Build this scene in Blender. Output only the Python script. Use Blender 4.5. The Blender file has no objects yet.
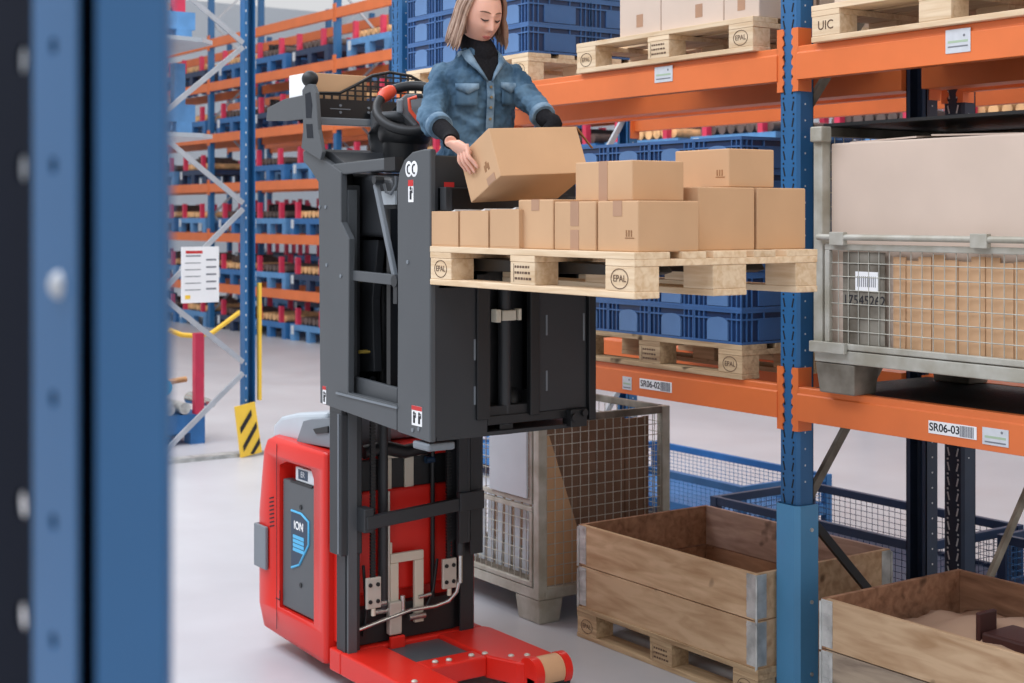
import bpy, bmesh, math, random
from mathutils import Vector, Matrix
random.seed(7)
sc = bpy.context.scene
col = sc.collection
# ---------------------------------------------------------------- camera geometry (metres; x along the racking, y into it)
FPX = 1460.0
ANG = math.atan(1011/FPX)
CA, SA = math.cos(ANG), math.sin(ANG)
EYE, HOR = 1.97, 216.4
FWD = Vector((-CA, SA, 0)); RGT = Vector((SA, CA, 0)); UPV = Vector((0, 0, 1))
def at(px, py, X=None, Y=None, Z=None, d=None):
    u = (px-512)/FPX; v = (HOR-py)/FPX
    dx = -CA+SA*u; dy = SA+CA*u
    if X is not None: d = X/dx
    elif Y is not None: d = Y/dy
    elif Z is not None: d = (Z-EYE)/v
    return Vector((dx*d, dy*d, EYE+v*d))

def srgb(r, g, b):
    f = lambda c: (c/255/12.92) if c/255 <= .04045 else ((c/255+.055)/1.055)**2.4
    return (f(r), f(g), f(b), 1)
# ---------------------------------------------------------------- materials
def new_mat(name):
    m = bpy.data.materials.new(name); m.use_nodes = True
    nt = m.node_tree; b = nt.nodes['Principled BSDF']
    return m, nt, b
def paint(name, c, rough=.45, metal=0, var=.12, scale=8, spec=.5, bump=0, stretch=(1, 1, 1), c2=None, lo=.35, hi=.65, detail=4, randobj=0):
    m, nt, b = new_mat(name)
    N, L = nt.nodes, nt.links
    tc = N.new('ShaderNodeTexCoord'); mp = N.new('ShaderNodeMapping'); mp.inputs['Scale'].default_value = stretch
    no = N.new('ShaderNodeTexNoise'); no.inputs['Scale'].default_value = scale; no.inputs['Detail'].default_value = detail
    L.new(tc.outputs['Object'], mp.inputs[0]); L.new(mp.outputs[0], no.inputs['Vector'])
    rp = N.new('ShaderNodeValToRGB'); rp.color_ramp.elements[0].position = lo; rp.color_ramp.elements[1].position = hi
    base = srgb(*c)
    if c2 is None:
        a = tuple(x*(1-var) for x in base[:3])+(1,); z = tuple(min(1, x*(1+var)) for x in base[:3])+(1,)
    else: a = srgb(*c2); z = base
    rp.color_ramp.elements[0].color = a; rp.color_ramp.elements[1].color = z
    L.new(no.outputs['Fac'], rp.inputs[0])
    out = rp.outputs[0]
    if randobj:
        oi = N.new('ShaderNodeObjectInfo'); mr = N.new('ShaderNodeMapRange')
        mr.inputs['To Min'].default_value = 1-randobj; mr.inputs['To Max'].default_value = 1+randobj
        L.new(oi.outputs['Random'], mr.inputs['Value'])
        hs = N.new('ShaderNodeHueSaturation'); L.new(mr.outputs[0], hs.inputs['Value']); L.new(out, hs.inputs['Color']); out = hs.outputs[0]
    L.new(out, b.inputs['Base Color'])
    b.inputs['Roughness'].default_value = rough; b.inputs['Metallic'].default_value = metal
    b.inputs['Specular IOR Level'].default_value = spec
    if bump:
        bp = N.new('ShaderNodeBump'); bp.inputs['Strength'].default_value = bump; bp.inputs['Distance'].default_value = .01
        L.new(no.outputs['Fac'], bp.inputs['Height']); L.new(bp.outputs[0], b.inputs['Normal'])
    return m
def wood(name, c, c2, stretch=(1.2, 14, 14), scale=3, rough=.75, knots=True, randobj=.08, dirt=None):
    m, nt, b = new_mat(name); N, L = nt.nodes, nt.links
    tc = N.new('ShaderNodeTexCoord'); mp = N.new('ShaderNodeMapping'); mp.inputs['Scale'].default_value = stretch
    oi = N.new('ShaderNodeObjectInfo')
    L.new(tc.outputs['Object'], mp.inputs[0])
    no = N.new('ShaderNodeTexNoise'); no.noise_dimensions = '4D'; no.inputs['Scale'].default_value = scale; no.inputs['Detail'].default_value = 5; no.inputs['Distortion'].default_value = .6
    mu = N.new('ShaderNodeMath'); mu.operation = 'MULTIPLY'; mu.inputs[1].default_value = 17
    L.new(oi.outputs['Random'], mu.inputs[0]); L.new(mu.outputs[0], no.inputs['W']); L.new(mp.outputs[0], no.inputs['Vector'])
    rp = N.new('ShaderNodeValToRGB'); rp.color_ramp.elements[0].position = .3; rp.color_ramp.elements[1].position = .62
    rp.color_ramp.elements[0].color = srgb(*c2); rp.color_ramp.elements[1].color = srgb(*c)
    L.new(no.outputs['Fac'], rp.inputs[0]); out = rp.outputs[0]
    if knots:
        vo = N.new('ShaderNodeTexNoise'); vo.noise_dimensions = '4D'; vo.inputs['Scale'].default_value = 7; vo.inputs['Detail'].default_value = 2
        L.new(tc.outputs['Object'], vo.inputs['Vector']); L.new(mu.outputs[0], vo.inputs['W'])
        r2 = N.new('ShaderNodeValToRGB'); r2.color_ramp.elements[0].position = .66; r2.color_ramp.elements[1].position = .72
        L.new(vo.outputs['Fac'], r2.inputs[0])
        mx = N.new('ShaderNodeMix'); mx.data_type = 'RGBA'; mx.inputs[7].default_value = srgb(*(dirt or tuple(int(k*.55) for k in c2)))
        L.new(r2.outputs[0], mx.inputs[0]); L.new(out, mx.inputs[6]); out = mx.outputs[2]
        ds = N.new('ShaderNodeTexNoise'); ds.inputs['Scale'].default_value = 2.3; ds.inputs['Detail'].default_value = 3
        L.new(tc.outputs['Object'], ds.inputs['Vector'])
    mr = N.new('ShaderNodeMapRange'); mr.inputs['To Min'].default_value = 1-randobj; mr.inputs['To Max'].default_value = 1+randobj
    L.new(oi.outputs['Random'], mr.inputs['Value'])
    hs = N.new('ShaderNodeHueSaturation'); L.new(mr.outputs[0], hs.inputs['Value']); L.new(out, hs.inputs['Color'])
    L.new(hs.outputs[0], b.inputs['Base Color'])
    b.inputs['Roughness'].default_value = rough; b.inputs['Specular IOR Level'].default_value = .25
    bp = N.new('ShaderNodeBump'); bp.inputs['Strength'].default_value = .25; bp.inputs['Distance'].default_value = .004
    L.new(no.outputs['Fac'], bp.inputs['Height']); L.new(bp.outputs[0], b.inputs['Normal'])
    return m
M = {}
M['orange'] = paint('orange_beam_paint', (226, 116, 58), .45, var=.06, scale=3)
M['rackblue'] = paint('rack_blue_paint', (38, 98, 148), .45, var=.08, scale=4)
M['guardblue'] = paint('guard_blue_paint', (80, 144, 188), .4, var=.06, scale=3)
M['navy'] = paint('navy_paint', (34, 52, 84), .5, var=.1)
M['rackdark'] = paint('shaded_rack_and_foot_blue', (30, 44, 66), .45, var=.1)  # rack blue with shade painted in on rear uprights; also colours foot plates
M['black'] = paint('black_plastic', (28, 29, 31), .5, var=.1)
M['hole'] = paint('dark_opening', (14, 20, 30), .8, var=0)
M['galv'] = paint('galvanised_steel', (190, 191, 188), .45, metal=.4, var=.25, scale=14, randobj=.05)
M['greysteel'] = paint('grey_painted_steel', (186, 184, 174), .5, var=.14, scale=9, c2=(158, 153, 138), metal=.1)
M['dirtysteel'] = paint('dirty_grey_steel', (142, 136, 124), .6, scale=7, c2=(92, 84, 72), metal=.1)
M['wire'] = paint('zinc_wire', (186, 184, 172), .45, metal=.35, var=.12, scale=20)
M['pallet'] = wood('pallet_pine', (230, 206, 174), (206, 174, 136), knots=False)
M['palletold'] = wood('weathered_pallet_wood', (202, 174, 138), (160, 130, 98), randobj=.1)
M['collar'] = wood('pallet_collar_pine', (204, 172, 138), (170, 134, 100), stretch=(1.5, 9, 9), scale=2.6, randobj=.1)
M['collarshade'] = wood('shaded_collar_board', (172, 130, 102), (126, 90, 68), stretch=(1.5, 9, 9), scale=2.6)  # pine darkened by painted shade, for boards showing the crate interior
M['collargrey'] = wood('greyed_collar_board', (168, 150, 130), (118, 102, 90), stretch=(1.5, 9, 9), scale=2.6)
M['card'] = paint('brown_cardboard', (202, 163, 126), .8, var=.05, scale=3, spec=.2, randobj=.04)
M['cardpale'] = paint('pale_cardboard', (208, 188, 172), .8, var=.04, scale=3, spec=.2, randobj=.03)
M['carddark'] = paint('dark_cardboard', (134, 106, 88), .85, var=.12, scale=5, spec=.15)
M['tape'] = paint('packing_tape', (176, 136, 108), .35, var=.05)
M['flap'] = paint('cardboard_edge', (150, 108, 72), .85, var=.1)
M['cratesky'] = paint('blue_crate_plastic', (60, 98, 148), .42, var=.08, scale=6, randobj=.08)
M['cratenavy'] = paint('crate_rib_plastic', (26, 48, 86), .4, var=.08, randobj=.08)
M['label'] = paint('grey_label_plate', (205, 208, 212), .4, var=.05, scale=30)
M['white'] = paint('white_paper', (238, 238, 238), .6, var=.02)
M['ink'] = paint('black_ink', (30, 30, 36), .7, var=0)
M['stamp'] = paint('brown_stamp_ink', (96, 72, 56), .8, var=.1)
M['barcode'] = paint('barcode_grey', (120, 122, 128), .6, var=0)
M['red'] = paint('red_truck_paint', (216, 38, 28), .33, var=.03, scale=2)
M['redbase'] = paint('red_base_paint', (218, 38, 26), .3, var=.04, scale=3)
M['truckgrey'] = paint('truck_grey_paint', (78, 81, 84), .42, var=.04, scale=3)
M['truckdark'] = paint('truck_charcoal_paint', (44, 46, 49), .45, var=.06, scale=3)
M['truckblack'] = paint('truck_black_paint', (24, 25, 27), .4, var=.06)
M['hood'] = paint('pale_grey_hood_plastic', (186, 194, 200), .4, var=.03)
M['midgrey'] = paint('mid_grey_plastic', (118, 124, 130), .45, var=.04)
M['chrome'] = paint('polished_steel', (200, 200, 196), .25, metal=.9, var=.05)
M['zinc'] = paint('zinc_plate', (196, 190, 178), .45, metal=.3, var=.06)
M['beige'] = paint('beige_plastic', (206, 198, 180), .5, var=.04)
M['accent'] = paint('orange_red_accent', (222, 76, 44), .4, var=.03)
M['stickred'] = paint('red_sticker', (196, 44, 44), .5, var=.03)
M['cyan'] = paint('cyan_sticker', (80, 178, 224), .4, var=.02)
M['inkblue'] = paint('dark_blue_sticker', (30, 52, 76), .4, var=.02)
M['yellow'] = paint('yellow_paint', (244, 200, 66), .5, var=.04)
M['pink'] = paint('red_stillage_post_paint', (206, 52, 84), .5, var=.08, randobj=.08)
M['stillblue'] = paint('pale_stillage_blue', (88, 140, 190), .5, var=.1, randobj=.12)
M['stillblue2'] = paint('stillage_blue', (44, 104, 162), .5, var=.1, randobj=.1)
M['part'] = paint('tan_castings', (222, 172, 120), .6, var=.3, scale=9, randobj=.15)
M['partdark'] = paint('dark_castings', (92, 76, 70), .6, var=.3, scale=9, randobj=.2)
M['alu'] = paint('brushed_brace_steel', (176, 180, 186), .45, metal=.3, var=.08)
M['wall'] = paint('pale_wall_panel', (208, 214, 222), .7, var=.02, scale=.5)
def floor_mat():
    m, nt, b = new_mat('polished_concrete'); N, L = nt.nodes, nt.links
    tc = N.new('ShaderNodeTexCoord'); n1 = N.new('ShaderNodeTexNoise'); n1.inputs['Scale'].default_value = 1.3; n1.inputs['Detail'].default_value = 6; n1.inputs['Roughness'].default_value = .6
    L.new(tc.outputs['Object'], n1.inputs['Vector'])
    rp = N.new('ShaderNodeValToRGB'); rp.color_ramp.elements[0].position = .3; rp.color_ramp.elements[1].position = .7
    rp.color_ramp.elements[0].color = srgb(182, 182, 187); rp.color_ramp.elements[1].color = srgb(193, 194, 199)
    L.new(n1.outputs['Fac'], rp.inputs[0]); L.new(rp.outputs[0], b.inputs['Base Color'])
    r2 = N.new('ShaderNodeMapRange'); r2.inputs['To Min'].default_value = .32; r2.inputs['To Max'].default_value = .42
    L.new(n1.outputs['Fac'], r2.inputs['Value']); L.new(r2.outputs[0], b.inputs['Roughness'])
    b.inputs['Specular IOR Level'].default_value = .5
    return m
M['floor'] = floor_mat()
M['tanwheel'] = paint('tan_polyurethane', (206, 160, 120), .5, var=.05)
M['yellowmetal'] = paint('brass', (206, 176, 84), .35, metal=.6, var=.05)
M['skin'] = paint('skin', (222, 168, 146), .5, var=.03, scale=12, spec=.35)
_b = M['skin'].node_tree.nodes['Principled BSDF']; _b.inputs['Subsurface Weight'].default_value = .08; _b.inputs['Subsurface Radius'].default_value = (.02, .008, .004)
M['lip'] = paint('lips', (190, 108, 100), .4, var=.03)
M['lash'] = paint('dark_lashes', (60, 44, 38), .7)
M['brow'] = paint('brows', (118, 88, 70), .8)
M['hair'] = paint('dark_blonde_hair', (132, 102, 84), .45, var=.15, scale=30, spec=.4)
M['hairlight'] = paint('light_blonde_hair', (170, 142, 124), .45, var=.12, scale=30, spec=.4)
M['knit'] = paint('black_knit', (26, 25, 28), .9, var=.2, scale=120, spec=.15, bump=.3)
M['denim'] = paint('blue_denim', (92, 120, 142), .8, scale=9, c2=(50, 76, 98), spec=.2, bump=.9, detail=7, lo=.36, hi=.64, stretch=(1, 1, .45))
M['denimlight'] = paint('light_denim', (128, 150, 168), .8, scale=22, c2=(84, 110, 132), spec=.2, bump=.3)
M['brassdark'] = paint('dull_brass', (130, 112, 84), .4, metal=.5)
M['trouser'] = paint('blue_jeans', (70, 104, 140), .85, var=.15)
M['shadeblue'] = paint('rack_blue_in_shade', (14, 20, 34), .9, var=.05, spec=.1)  # rack blue with shadow painted in, for the foreground post's dark faces
M['palegreen'] = paint('pale_green_print', (170, 190, 160), .6, var=0)
M['collarlit'] = wood('lit_collar_board', (206, 174, 158), (164, 132, 118), stretch=(1.5, 9, 9), scale=2.6)  # pine with pinkish light painted in, for the lit rear board
M['deck'] = paint('dimpled_black_deck', (52, 50, 48), .6, scale=60, c2=(26, 26, 27), bump=.5)
M['paper'] = paint('brown_packing_paper', (186, 152, 126), .8, var=.06, scale=6, bump=.2)
M['maroon'] = paint('dark_brown_plastic', (72, 40, 36), .5, var=.08)
M['stillplate'] = paint('blue_handle_plate', (88, 122, 166), .4, var=.06, randobj=.06)
# ---------------------------------------------------------------- mesh builder
class MB:
    def __init__(s): s.v = []; s.f = []; s.m = []; s.s = []
    def add(s, vs, fs, mi=0, sm=False):
        o = len(s.v); s.v += [tuple(v) for v in vs]
        for f in fs: s.f.append([i+o for i in f]); s.m.append(mi); s.s.append(sm)
        return s
    def box(s, x0, x1, y0, y1, z0, z1, mi=0):
        vs = [(x, y, z) for z in (z0, z1) for y in (y0, y1) for x in (x0, x1)]
        return s.add(vs, [(0, 2, 3, 1), (4, 5, 7, 6), (0, 1, 5, 4), (2, 6, 7, 3), (0, 4, 6, 2), (1, 3, 7, 5)], mi)
    def obox(s, c, a, b, d, mi=0):
        c, a, b, d = map(Vector, (c, a, b, d)); vs = [c+a*i+b*j+d*k for k in (-1, 1) for j in (-1, 1) for i in (-1, 1)]
        fs = [(0, 2, 3, 1), (4, 5, 7, 6), (0, 1, 5, 4), (2, 6, 7, 3), (0, 4, 6, 2), (1, 3, 7, 5)]
        if a.cross(b).dot(d) < 0: fs = [f[::-1] for f in fs]
        return s.add(vs, fs, mi)
    def bar(s, p, q, w, h, up=(0, 0, 1), mi=0):
        p, q, up = Vector(p), Vector(q), Vector(up); t = (q-p)
        side = t.cross(up)
        if side.length < 1e-6: side = t.cross(Vector((0, 1, 0)))
        side.normalize(); n = side.cross(t).normalized()
        return s.obox((p+q)/2, t/2, side*w/2, n*h/2, mi)
    def cyl(s, p, q, r, r2=None, n=16, mi=0, caps=True):
        p, q = Vector(p), Vector(q); r2 = r if r2 is None else r2
        t = (q-p).normalized(); a = t.orthogonal().normalized(); b = t.cross(a)
        vs = []
        for (c, rr) in ((p, r), (q, r2)):
            for i in range(n):
                th = 2*math.pi*i/n; vs.append(c+(a*math.cos(th)+b*math.sin(th))*rr)
        s.add(vs, [(i, (i+1) % n, n+(i+1) % n, n+i) for i in range(n)], mi, True)
        if caps: s.add(vs[:n], [tuple(range(n))[::-1]], mi); s.add(vs[n:], [tuple(range(n))], mi)
        return s
    def tube(s, pts, r, n=8, mi=0, flat=1, closed=False):
        pts = [Vector(p) for p in pts]; k = len(pts); rs = r if isinstance(r, (list, tuple)) else [r]*k
        vs = []; prev = None
        for i, p in enumerate(pts):
            if closed: t = (pts[(i+1) % k]-pts[i-1])
            else: t = (pts[min(i+1, k-1)]-pts[max(i-1, 0)])
            t = t.normalized() if t.length > 1e-9 else Vector((0, 0, 1))
            a = (prev - t*prev.dot(t)) if prev else t.orthogonal()
            a = a.normalized() if a.length > 1e-6 else t.orthogonal().normalized()
            prev = a; b = t.cross(a)
            for j in range(n):
                th = 2*math.pi*j/n; vs.append(p+(a*math.cos(th)+b*math.sin(th)*flat)*rs[i])
        fs = []
        for i in range(k if closed else k-1):
            i2 = (i+1) % k
            for j in range(n): fs.append((i*n+j, i*n+(j+1) % n, i2*n+(j+1) % n, i2*n+j))
        s.add(vs, fs, mi, True)
        if not closed:
            s.add(vs[:n], [tuple(range(n))[::-1]], mi); s.add(vs[-n:], [tuple(range(n))], mi)
        return s
    def prism(s, poly, axis, a, b, mi=0):
        n = len(poly)
        def P(u, v, w): return {'x': (w, u, v), 'y': (u, w, v), 'z': (u, v, w)}[axis]
        ar = sum(poly[i][0]*poly[(i+1) % n][1]-poly[(i+1) % n][0]*poly[i][1] for i in range(n))
        if ar < 0: poly = poly[::-1]
        lo, hi = min(a, b), max(a, b)
        vs = [P(u, v, lo) for u, v in poly]+[P(u, v, hi) for u, v in poly]
        fs = [tuple(range(n))[::-1], tuple(range(n, 2*n))]+[(i, (i+1) % n, n+(i+1) % n, n+i) for i in range(n)]
        if axis == 'y': fs = [f[::-1] for f in fs]
        return s.add(vs, fs, mi)
    def ball(s, c, r, n=16, m=10, mi=0):
        c = Vector(c); r = (r, r, r) if isinstance(r, (int, float)) else r
        vs = [c+Vector((0, 0, -r[2]))]
        for i in range(1, m):
            ph = -math.pi/2+math.pi*i/m
            for j in range(n):
                th = 2*math.pi*j/n; vs.append(c+Vector((math.cos(ph)*math.cos(th)*r[0], math.cos(ph)*math.sin(th)*r[1], math.sin(ph)*r[2])))
        vs.append(c+Vector((0, 0, r[2]))); L_ = len(vs)-1
        fs = [(0, 1+(j+1) % n, 1+j) for j in range(n)]
        for i in range(m-2):
            for j in range(n): fs.append((1+i*n+j, 1+i*n+(j+1) % n, 1+(i+1)*n+(j+1) % n, 1+(i+1)*n+j))
        fs += [(L_, 1+(m-2)*n+j, 1+(m-2)*n+(j+1) % n) for j in range(n)]
        return s.add(vs, fs, mi, True)
    def build(s, name, mats, parent=None, bevel=0, seg=2, mods=None):
        me = bpy.data.meshes.new(name); me.from_pydata(s.v, [], s.f); me.update()
        mats = mats if isinstance(mats, (list, tuple)) else [mats]
        for m in mats: me.materials.append(M[m] if isinstance(m, str) else m)
        me.polygons.foreach_set('material_index', s.m); me.polygons.foreach_set('use_smooth', s.s)
        o = bpy.data.objects.new(name, me); col.objects.link(o)
        if parent:
            o.parent = parent; o.matrix_parent_inverse = world_of(parent).inverted()
        if bevel:
            bv = o.modifiers.new('bevel', 'BEVEL'); bv.width = bevel; bv.segments = seg; bv.limit_method = 'ANGLE'; bv.angle_limit = math.radians(50); bv.harden_normals = False
        return o
def world_of(o):
    m = Matrix.Translation(o.location) @ o.rotation_euler.to_matrix().to_4x4()
    if o.parent: m = world_of(o.parent) @ o.matrix_parent_inverse @ m
    return m
def tag(o, label=None, cat=None, group=None, kind=None):
    if label: o['label'] = label
    if cat: o['category'] = cat
    if group: o['group'] = group
    if kind: o['kind'] = kind
    return o
def empty(name, loc=(0, 0, 0), label=None, cat=None, group=None):
    o = bpy.data.objects.new(name, None); o.empty_display_size = .1; o.location = loc; col.objects.link(o)
    return tag(o, label, cat, group)
kids = {}
def copy_tree(o, loc=None, rz=None, parent=None, label=None, group=None):
    c = o.copy(); col.objects.link(c)
    if parent:
        mpi = o.matrix_parent_inverse.copy(); c.parent = parent; c.matrix_parent_inverse = mpi
    for ch in [x for x in CH.get(o.name, [])]: copy_tree(ch, parent=c)
    CH[c.name] = [x for x in col.objects if x.parent == c] if False else CH.get(c.name, [])
    if parent: CH.setdefault(parent.name, []).append(c)
    if loc is not None: c.location = loc
    if rz is not None: c.rotation_euler.z = rz
    if label: c['label'] = label
    if group: c['group'] = group
    return c
CH = {}
def index_children(root):
    for o in list(col.objects):
        if o.parent: 
            l = CH.setdefault(o.parent.name, [])
            if o not in l: l.append(o)
def text_mesh(txt, size, name, mat, parent, origin, ux, uy, depth=.0012, align='CENTER', bold=False):
    cu = bpy.data.curves.new(name, 'FONT'); cu.body = txt; cu.size = size; cu.align_x = align; cu.align_y = 'CENTER'; cu.extrude = depth
    if bold: cu.offset = size*.018
    t = bpy.data.objects.new(name, cu); col.objects.link(t)
    dg = bpy.context.evaluated_depsgraph_get(); me = bpy.data.meshes.new_from_object(t.evaluated_get(dg))
    bpy.data.objects.remove(t); bpy.data.curves.remove(cu)
    ux, uy = Vector(ux).normalized(), Vector(uy).normalized(); n = ux.cross(uy)
    mt = Matrix((ux, uy, n)).transposed().to_4x4(); mt.translation = Vector(origin)
    me.transform(mt); me.materials.clear(); me.materials.append(M[mat])
    o = bpy.data.objects.new(name, me); col.objects.link(o)
    if parent: o.parent = parent; o.matrix_parent_inverse = world_of(parent).inverted()
    return o
# ---------------------------------------------------------------- camera
cd = bpy.data.cameras.new('camera'); cam = bpy.data.objects.new('camera', cd); col.objects.link(cam)
cam.matrix_world = Matrix(((RGT.x, 0, -FWD.x, 0), (RGT.y, 0, -FWD.y, 0), (0, 1, 0, EYE), (0, 0, 0, 1)))
cd.sensor_width = 36; cd.lens = FPX/1024*36; cd.shift_y = -(341.5-HOR)/1024; cd.clip_end = 200; cd.clip_start = .05
cd.dof.use_dof = True; cd.dof.focus_distance = 5.4; cd.dof.aperture_fstop = 4.6
sc.camera = cam
sc.view_settings.view_transform = 'Standard'; sc.view_settings.look = 'None'; sc.view_settings.gamma = 1; sc.view_settings.use_curve_mapping = False
sc.view_settings.exposure = 0.0
# ---------------------------------------------------------------- light: even ambient daylight, plus area lights added out of view
w = bpy.data.worlds.new('hall_light'); sc.world = w; w.use_nodes = True
bg = w.node_tree.nodes['Background']; bg.inputs[0].default_value = (.97, .98, 1, 1); bg.inputs[1].default_value = .72
def area(name, loc, target, sx, sy, e, c=(1, 1, 1)):
    l = bpy.data.lights.new(name, 'AREA'); l.shape = 'RECTANGLE'; l.size = sx; l.size_y = sy; l.energy = e; l.color = c
    o = bpy.data.objects.new(name, l); col.objects.link(o); o.location = loc
    o.rotation_euler = (Vector(target)-Vector(loc)).to_track_quat('-Z', 'Y').to_euler(); return o
area('unseen_area_light', (-5, -1.5, 8.5), (-5, 3.5, 1), 12, 4, 800, (.80, .87, 1))  # cool key added over the aisle, tints the aisle-facing sides
area('unseen_area_light', (-12, 8, 9.5), (-14, 8, 0), 24, 5, 1500, (1, .98, .96))  # back light added to brighten the far racks
area('unseen_area_light', (3, 6, 8), (-3, 4.5, 1), 5, 8, 250, (1, .88, .72))  # warm fill added for the right-facing sides
# ---------------------------------------------------------------- setting
MB().box(-45, 8, -6, 24, -.2, 0).build('floor', 'floor').__setitem__('kind', 'structure')
o = MB().box(-45, 8, 24, 24.2, 0, 9).build('wall_back', 'wall'); o['kind'] = 'structure'
o = MB().box(-45.2, -45, -6, 24.2, 0, 9).build('wall_left', 'wall'); o['kind'] = 'structure'
# ================================================================ racking
RY, RY2 = 4.27, 5.13            # front and rear upright faces of the near rack
def upright_mb(x0, x1, yf, depth, zt, mi=0, face=-1):
    """open omega upright: front web with slots, two side flanges; face=-1 looks to -y"""
    m = MB(); yb = yf+depth if face < 0 else yf-depth
    t = .004
    def bx(a, b, c, d, e, f, i=0): m.box(min(a, b), max(a, b), min(c, d), max(c, d), e, f, i)
    w = x1-x0
    bx(x0+.012, x1-.012, yf, yf-face*-t if False else (yf+t if face < 0 else yf-t), 0, zt)
    sgn = 1 if face < 0 else -1
    for xx, sx in ((x0, 1), (x1, -1)):
        # chamfered front corner, then flange going back
        p = [(xx+sx*.012, yf), (xx, yf+sgn*.012), (xx, yf+sgn*depth), (xx+sx*t, yf+sgn*depth), (xx+sx*t, yf+sgn*(.012+t)), (xx+sx*.014, yf+sgn*t)]
        m.prism(p, 'z', 0, zt)
        bx(xx, xx+sx*.022, yb, yb-sgn*t, 0, zt)
    return m
def slots(m, x0, x1, yf, z0, z1, face=-1, mi=1, dots=True):
    """tear-drop slot rows punched in the front web"""
    y0, y1 = (yf-.0012, yf+.001) if face < 0 else (yf-.001, yf+.0012)
    cx = (x0+x1)/2
    z = z0
    while z < z1:
        for sx in (-1, 1):
            c = Vector((cx+sx*.024, (y0+y1)/2, z)); a = Vector((sx*.0045, 0, .018))
            m.obox(c, a, Vector((a.z, 0, -a.x)).normalized()*.0035, (0, .0011, 0), mi)
            m.obox((cx+sx*.028, (y0+y1)/2, z+.033), (.004, 0, 0), (0, .0011, 0), (0, 0, .004), mi)
        z += .066
    return m
def frame_thing(x0, x1, yf, yr, zt, label, mats=('rackblue', 'hole'), rear=None, slotz=None, group=None, flip=False, sidedots=True):
    root = empty('rack_upright', ((x0+x1)/2, (yf+yr)/2, 0), label, 'rack frame', group)
    m = upright_mb(x0, x1, yf, .085, zt)
    slots(m, x0, x1, yf, *(slotz or (.9, zt)))
    z = .9
    while z < zt and sidedots:
        m.box(x1-.001, x1+.0012, yf+.035, yf+.041, z, z+.007, 2); z += .066
    m.build('upright', [mats[0], mats[1], 'label'], root)
    rm = rear or mats[0]
    m = upright_mb(x0, x1, yr, .085, zt, face=1)
    z = .2
    while z < zt:
        for sx in (-1, 1):
            cx = (x0+x1)/2+sx*.02
            m.box(cx-.004, cx+.004, yr-.006, yr-.0045, z, z+.009, 1); m.obox((cx+.004*sx, yr-.0055, z+.033), (.0035, 0, .014), (.003, 0, -.0008), (0, .001, 0), 1)
        m.box(x1-.001, x1+.0012, yr-.05, yr-.043, z, z+.007, 1)
        z += .066
    m.build('upright', [rm, 'label'], root)
    return root
XL, XR = -4.262, -4.152
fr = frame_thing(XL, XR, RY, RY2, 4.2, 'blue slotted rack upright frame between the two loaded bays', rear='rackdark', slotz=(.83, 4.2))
def brace(parent, p, q, w=.035, h=.02, mat='alu'):
    MB().bar(p, q, w, h, (1, 0, 0)).build('brace', mat, parent)
xb = (XL+XR)/2
for (za, zb) in ((.78, 1.62), (2.38, 1.62), (2.38, 3.2), (4.0, 3.2)):
    brace(fr, (xb, RY+.08, za), (xb, RY2-.09, zb), mat='dirtysteel')
for (za, zb) in ((.78, .1),): brace(fr, (xb, RY+.08, za), (xb, RY2-.09, zb), mat='black')
# footplate + guard
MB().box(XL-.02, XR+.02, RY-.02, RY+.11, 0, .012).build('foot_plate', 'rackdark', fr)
g = empty('upright_guard', ((XL+XR)/2, RY-.02, .1), 'bright blue folded steel guard around the foot of the middle rack upright', 'rack guard')
m = MB(); t = .005
P = [(XL-.012, RY+.10), (XL-.012, RY+.0), (XL+.006, RY-.018), (XR-.006, RY-.018), (XR+.012, RY), (XR+.012, RY+.10)]
for i in range(len(P)-1):
    (xa, ya), (xb_, yb_) = P[i], P[i+1]
    m.prism([(xa, ya), (xb_, yb_), (xb_-(t if i > 2 else -t if i < 2 else 0), yb_+(t if 0 < i < 4 else 0)), (xa-(t if i > 2 else -t if i < 2 else 0), ya+(t if 0 < i < 4 else 0))], 'z', .06, .81)
m.build('guard_plate', 'guardblue', g)
m = MB()
for z in (.13, .42, .71): m.cyl((XR+.010, RY+.06, z), (XR+.018, RY+.06, z), .008, n=10)
m.build('bolt', 'galv', g)
fr2 = frame_thing(-7.41, -7.30, RY, RY2, 4.2, 'blue rack upright frame at the far end of the near rack, beside the woman\'s shoulder', slotz=(.1, 4.2))
for (za, zb) in ((.2, 1.0), (1.8, 1.0), (1.8, 2.6), (3.4, 2.6)): brace(fr2, (-7.355, RY+.08, za), (-7.355, RY2-.09, zb))
MB().box(-7.43, -7.28, RY-.02, RY+.11, 0, .012).build('foot_plate', 'rackdark', fr2)
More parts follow.
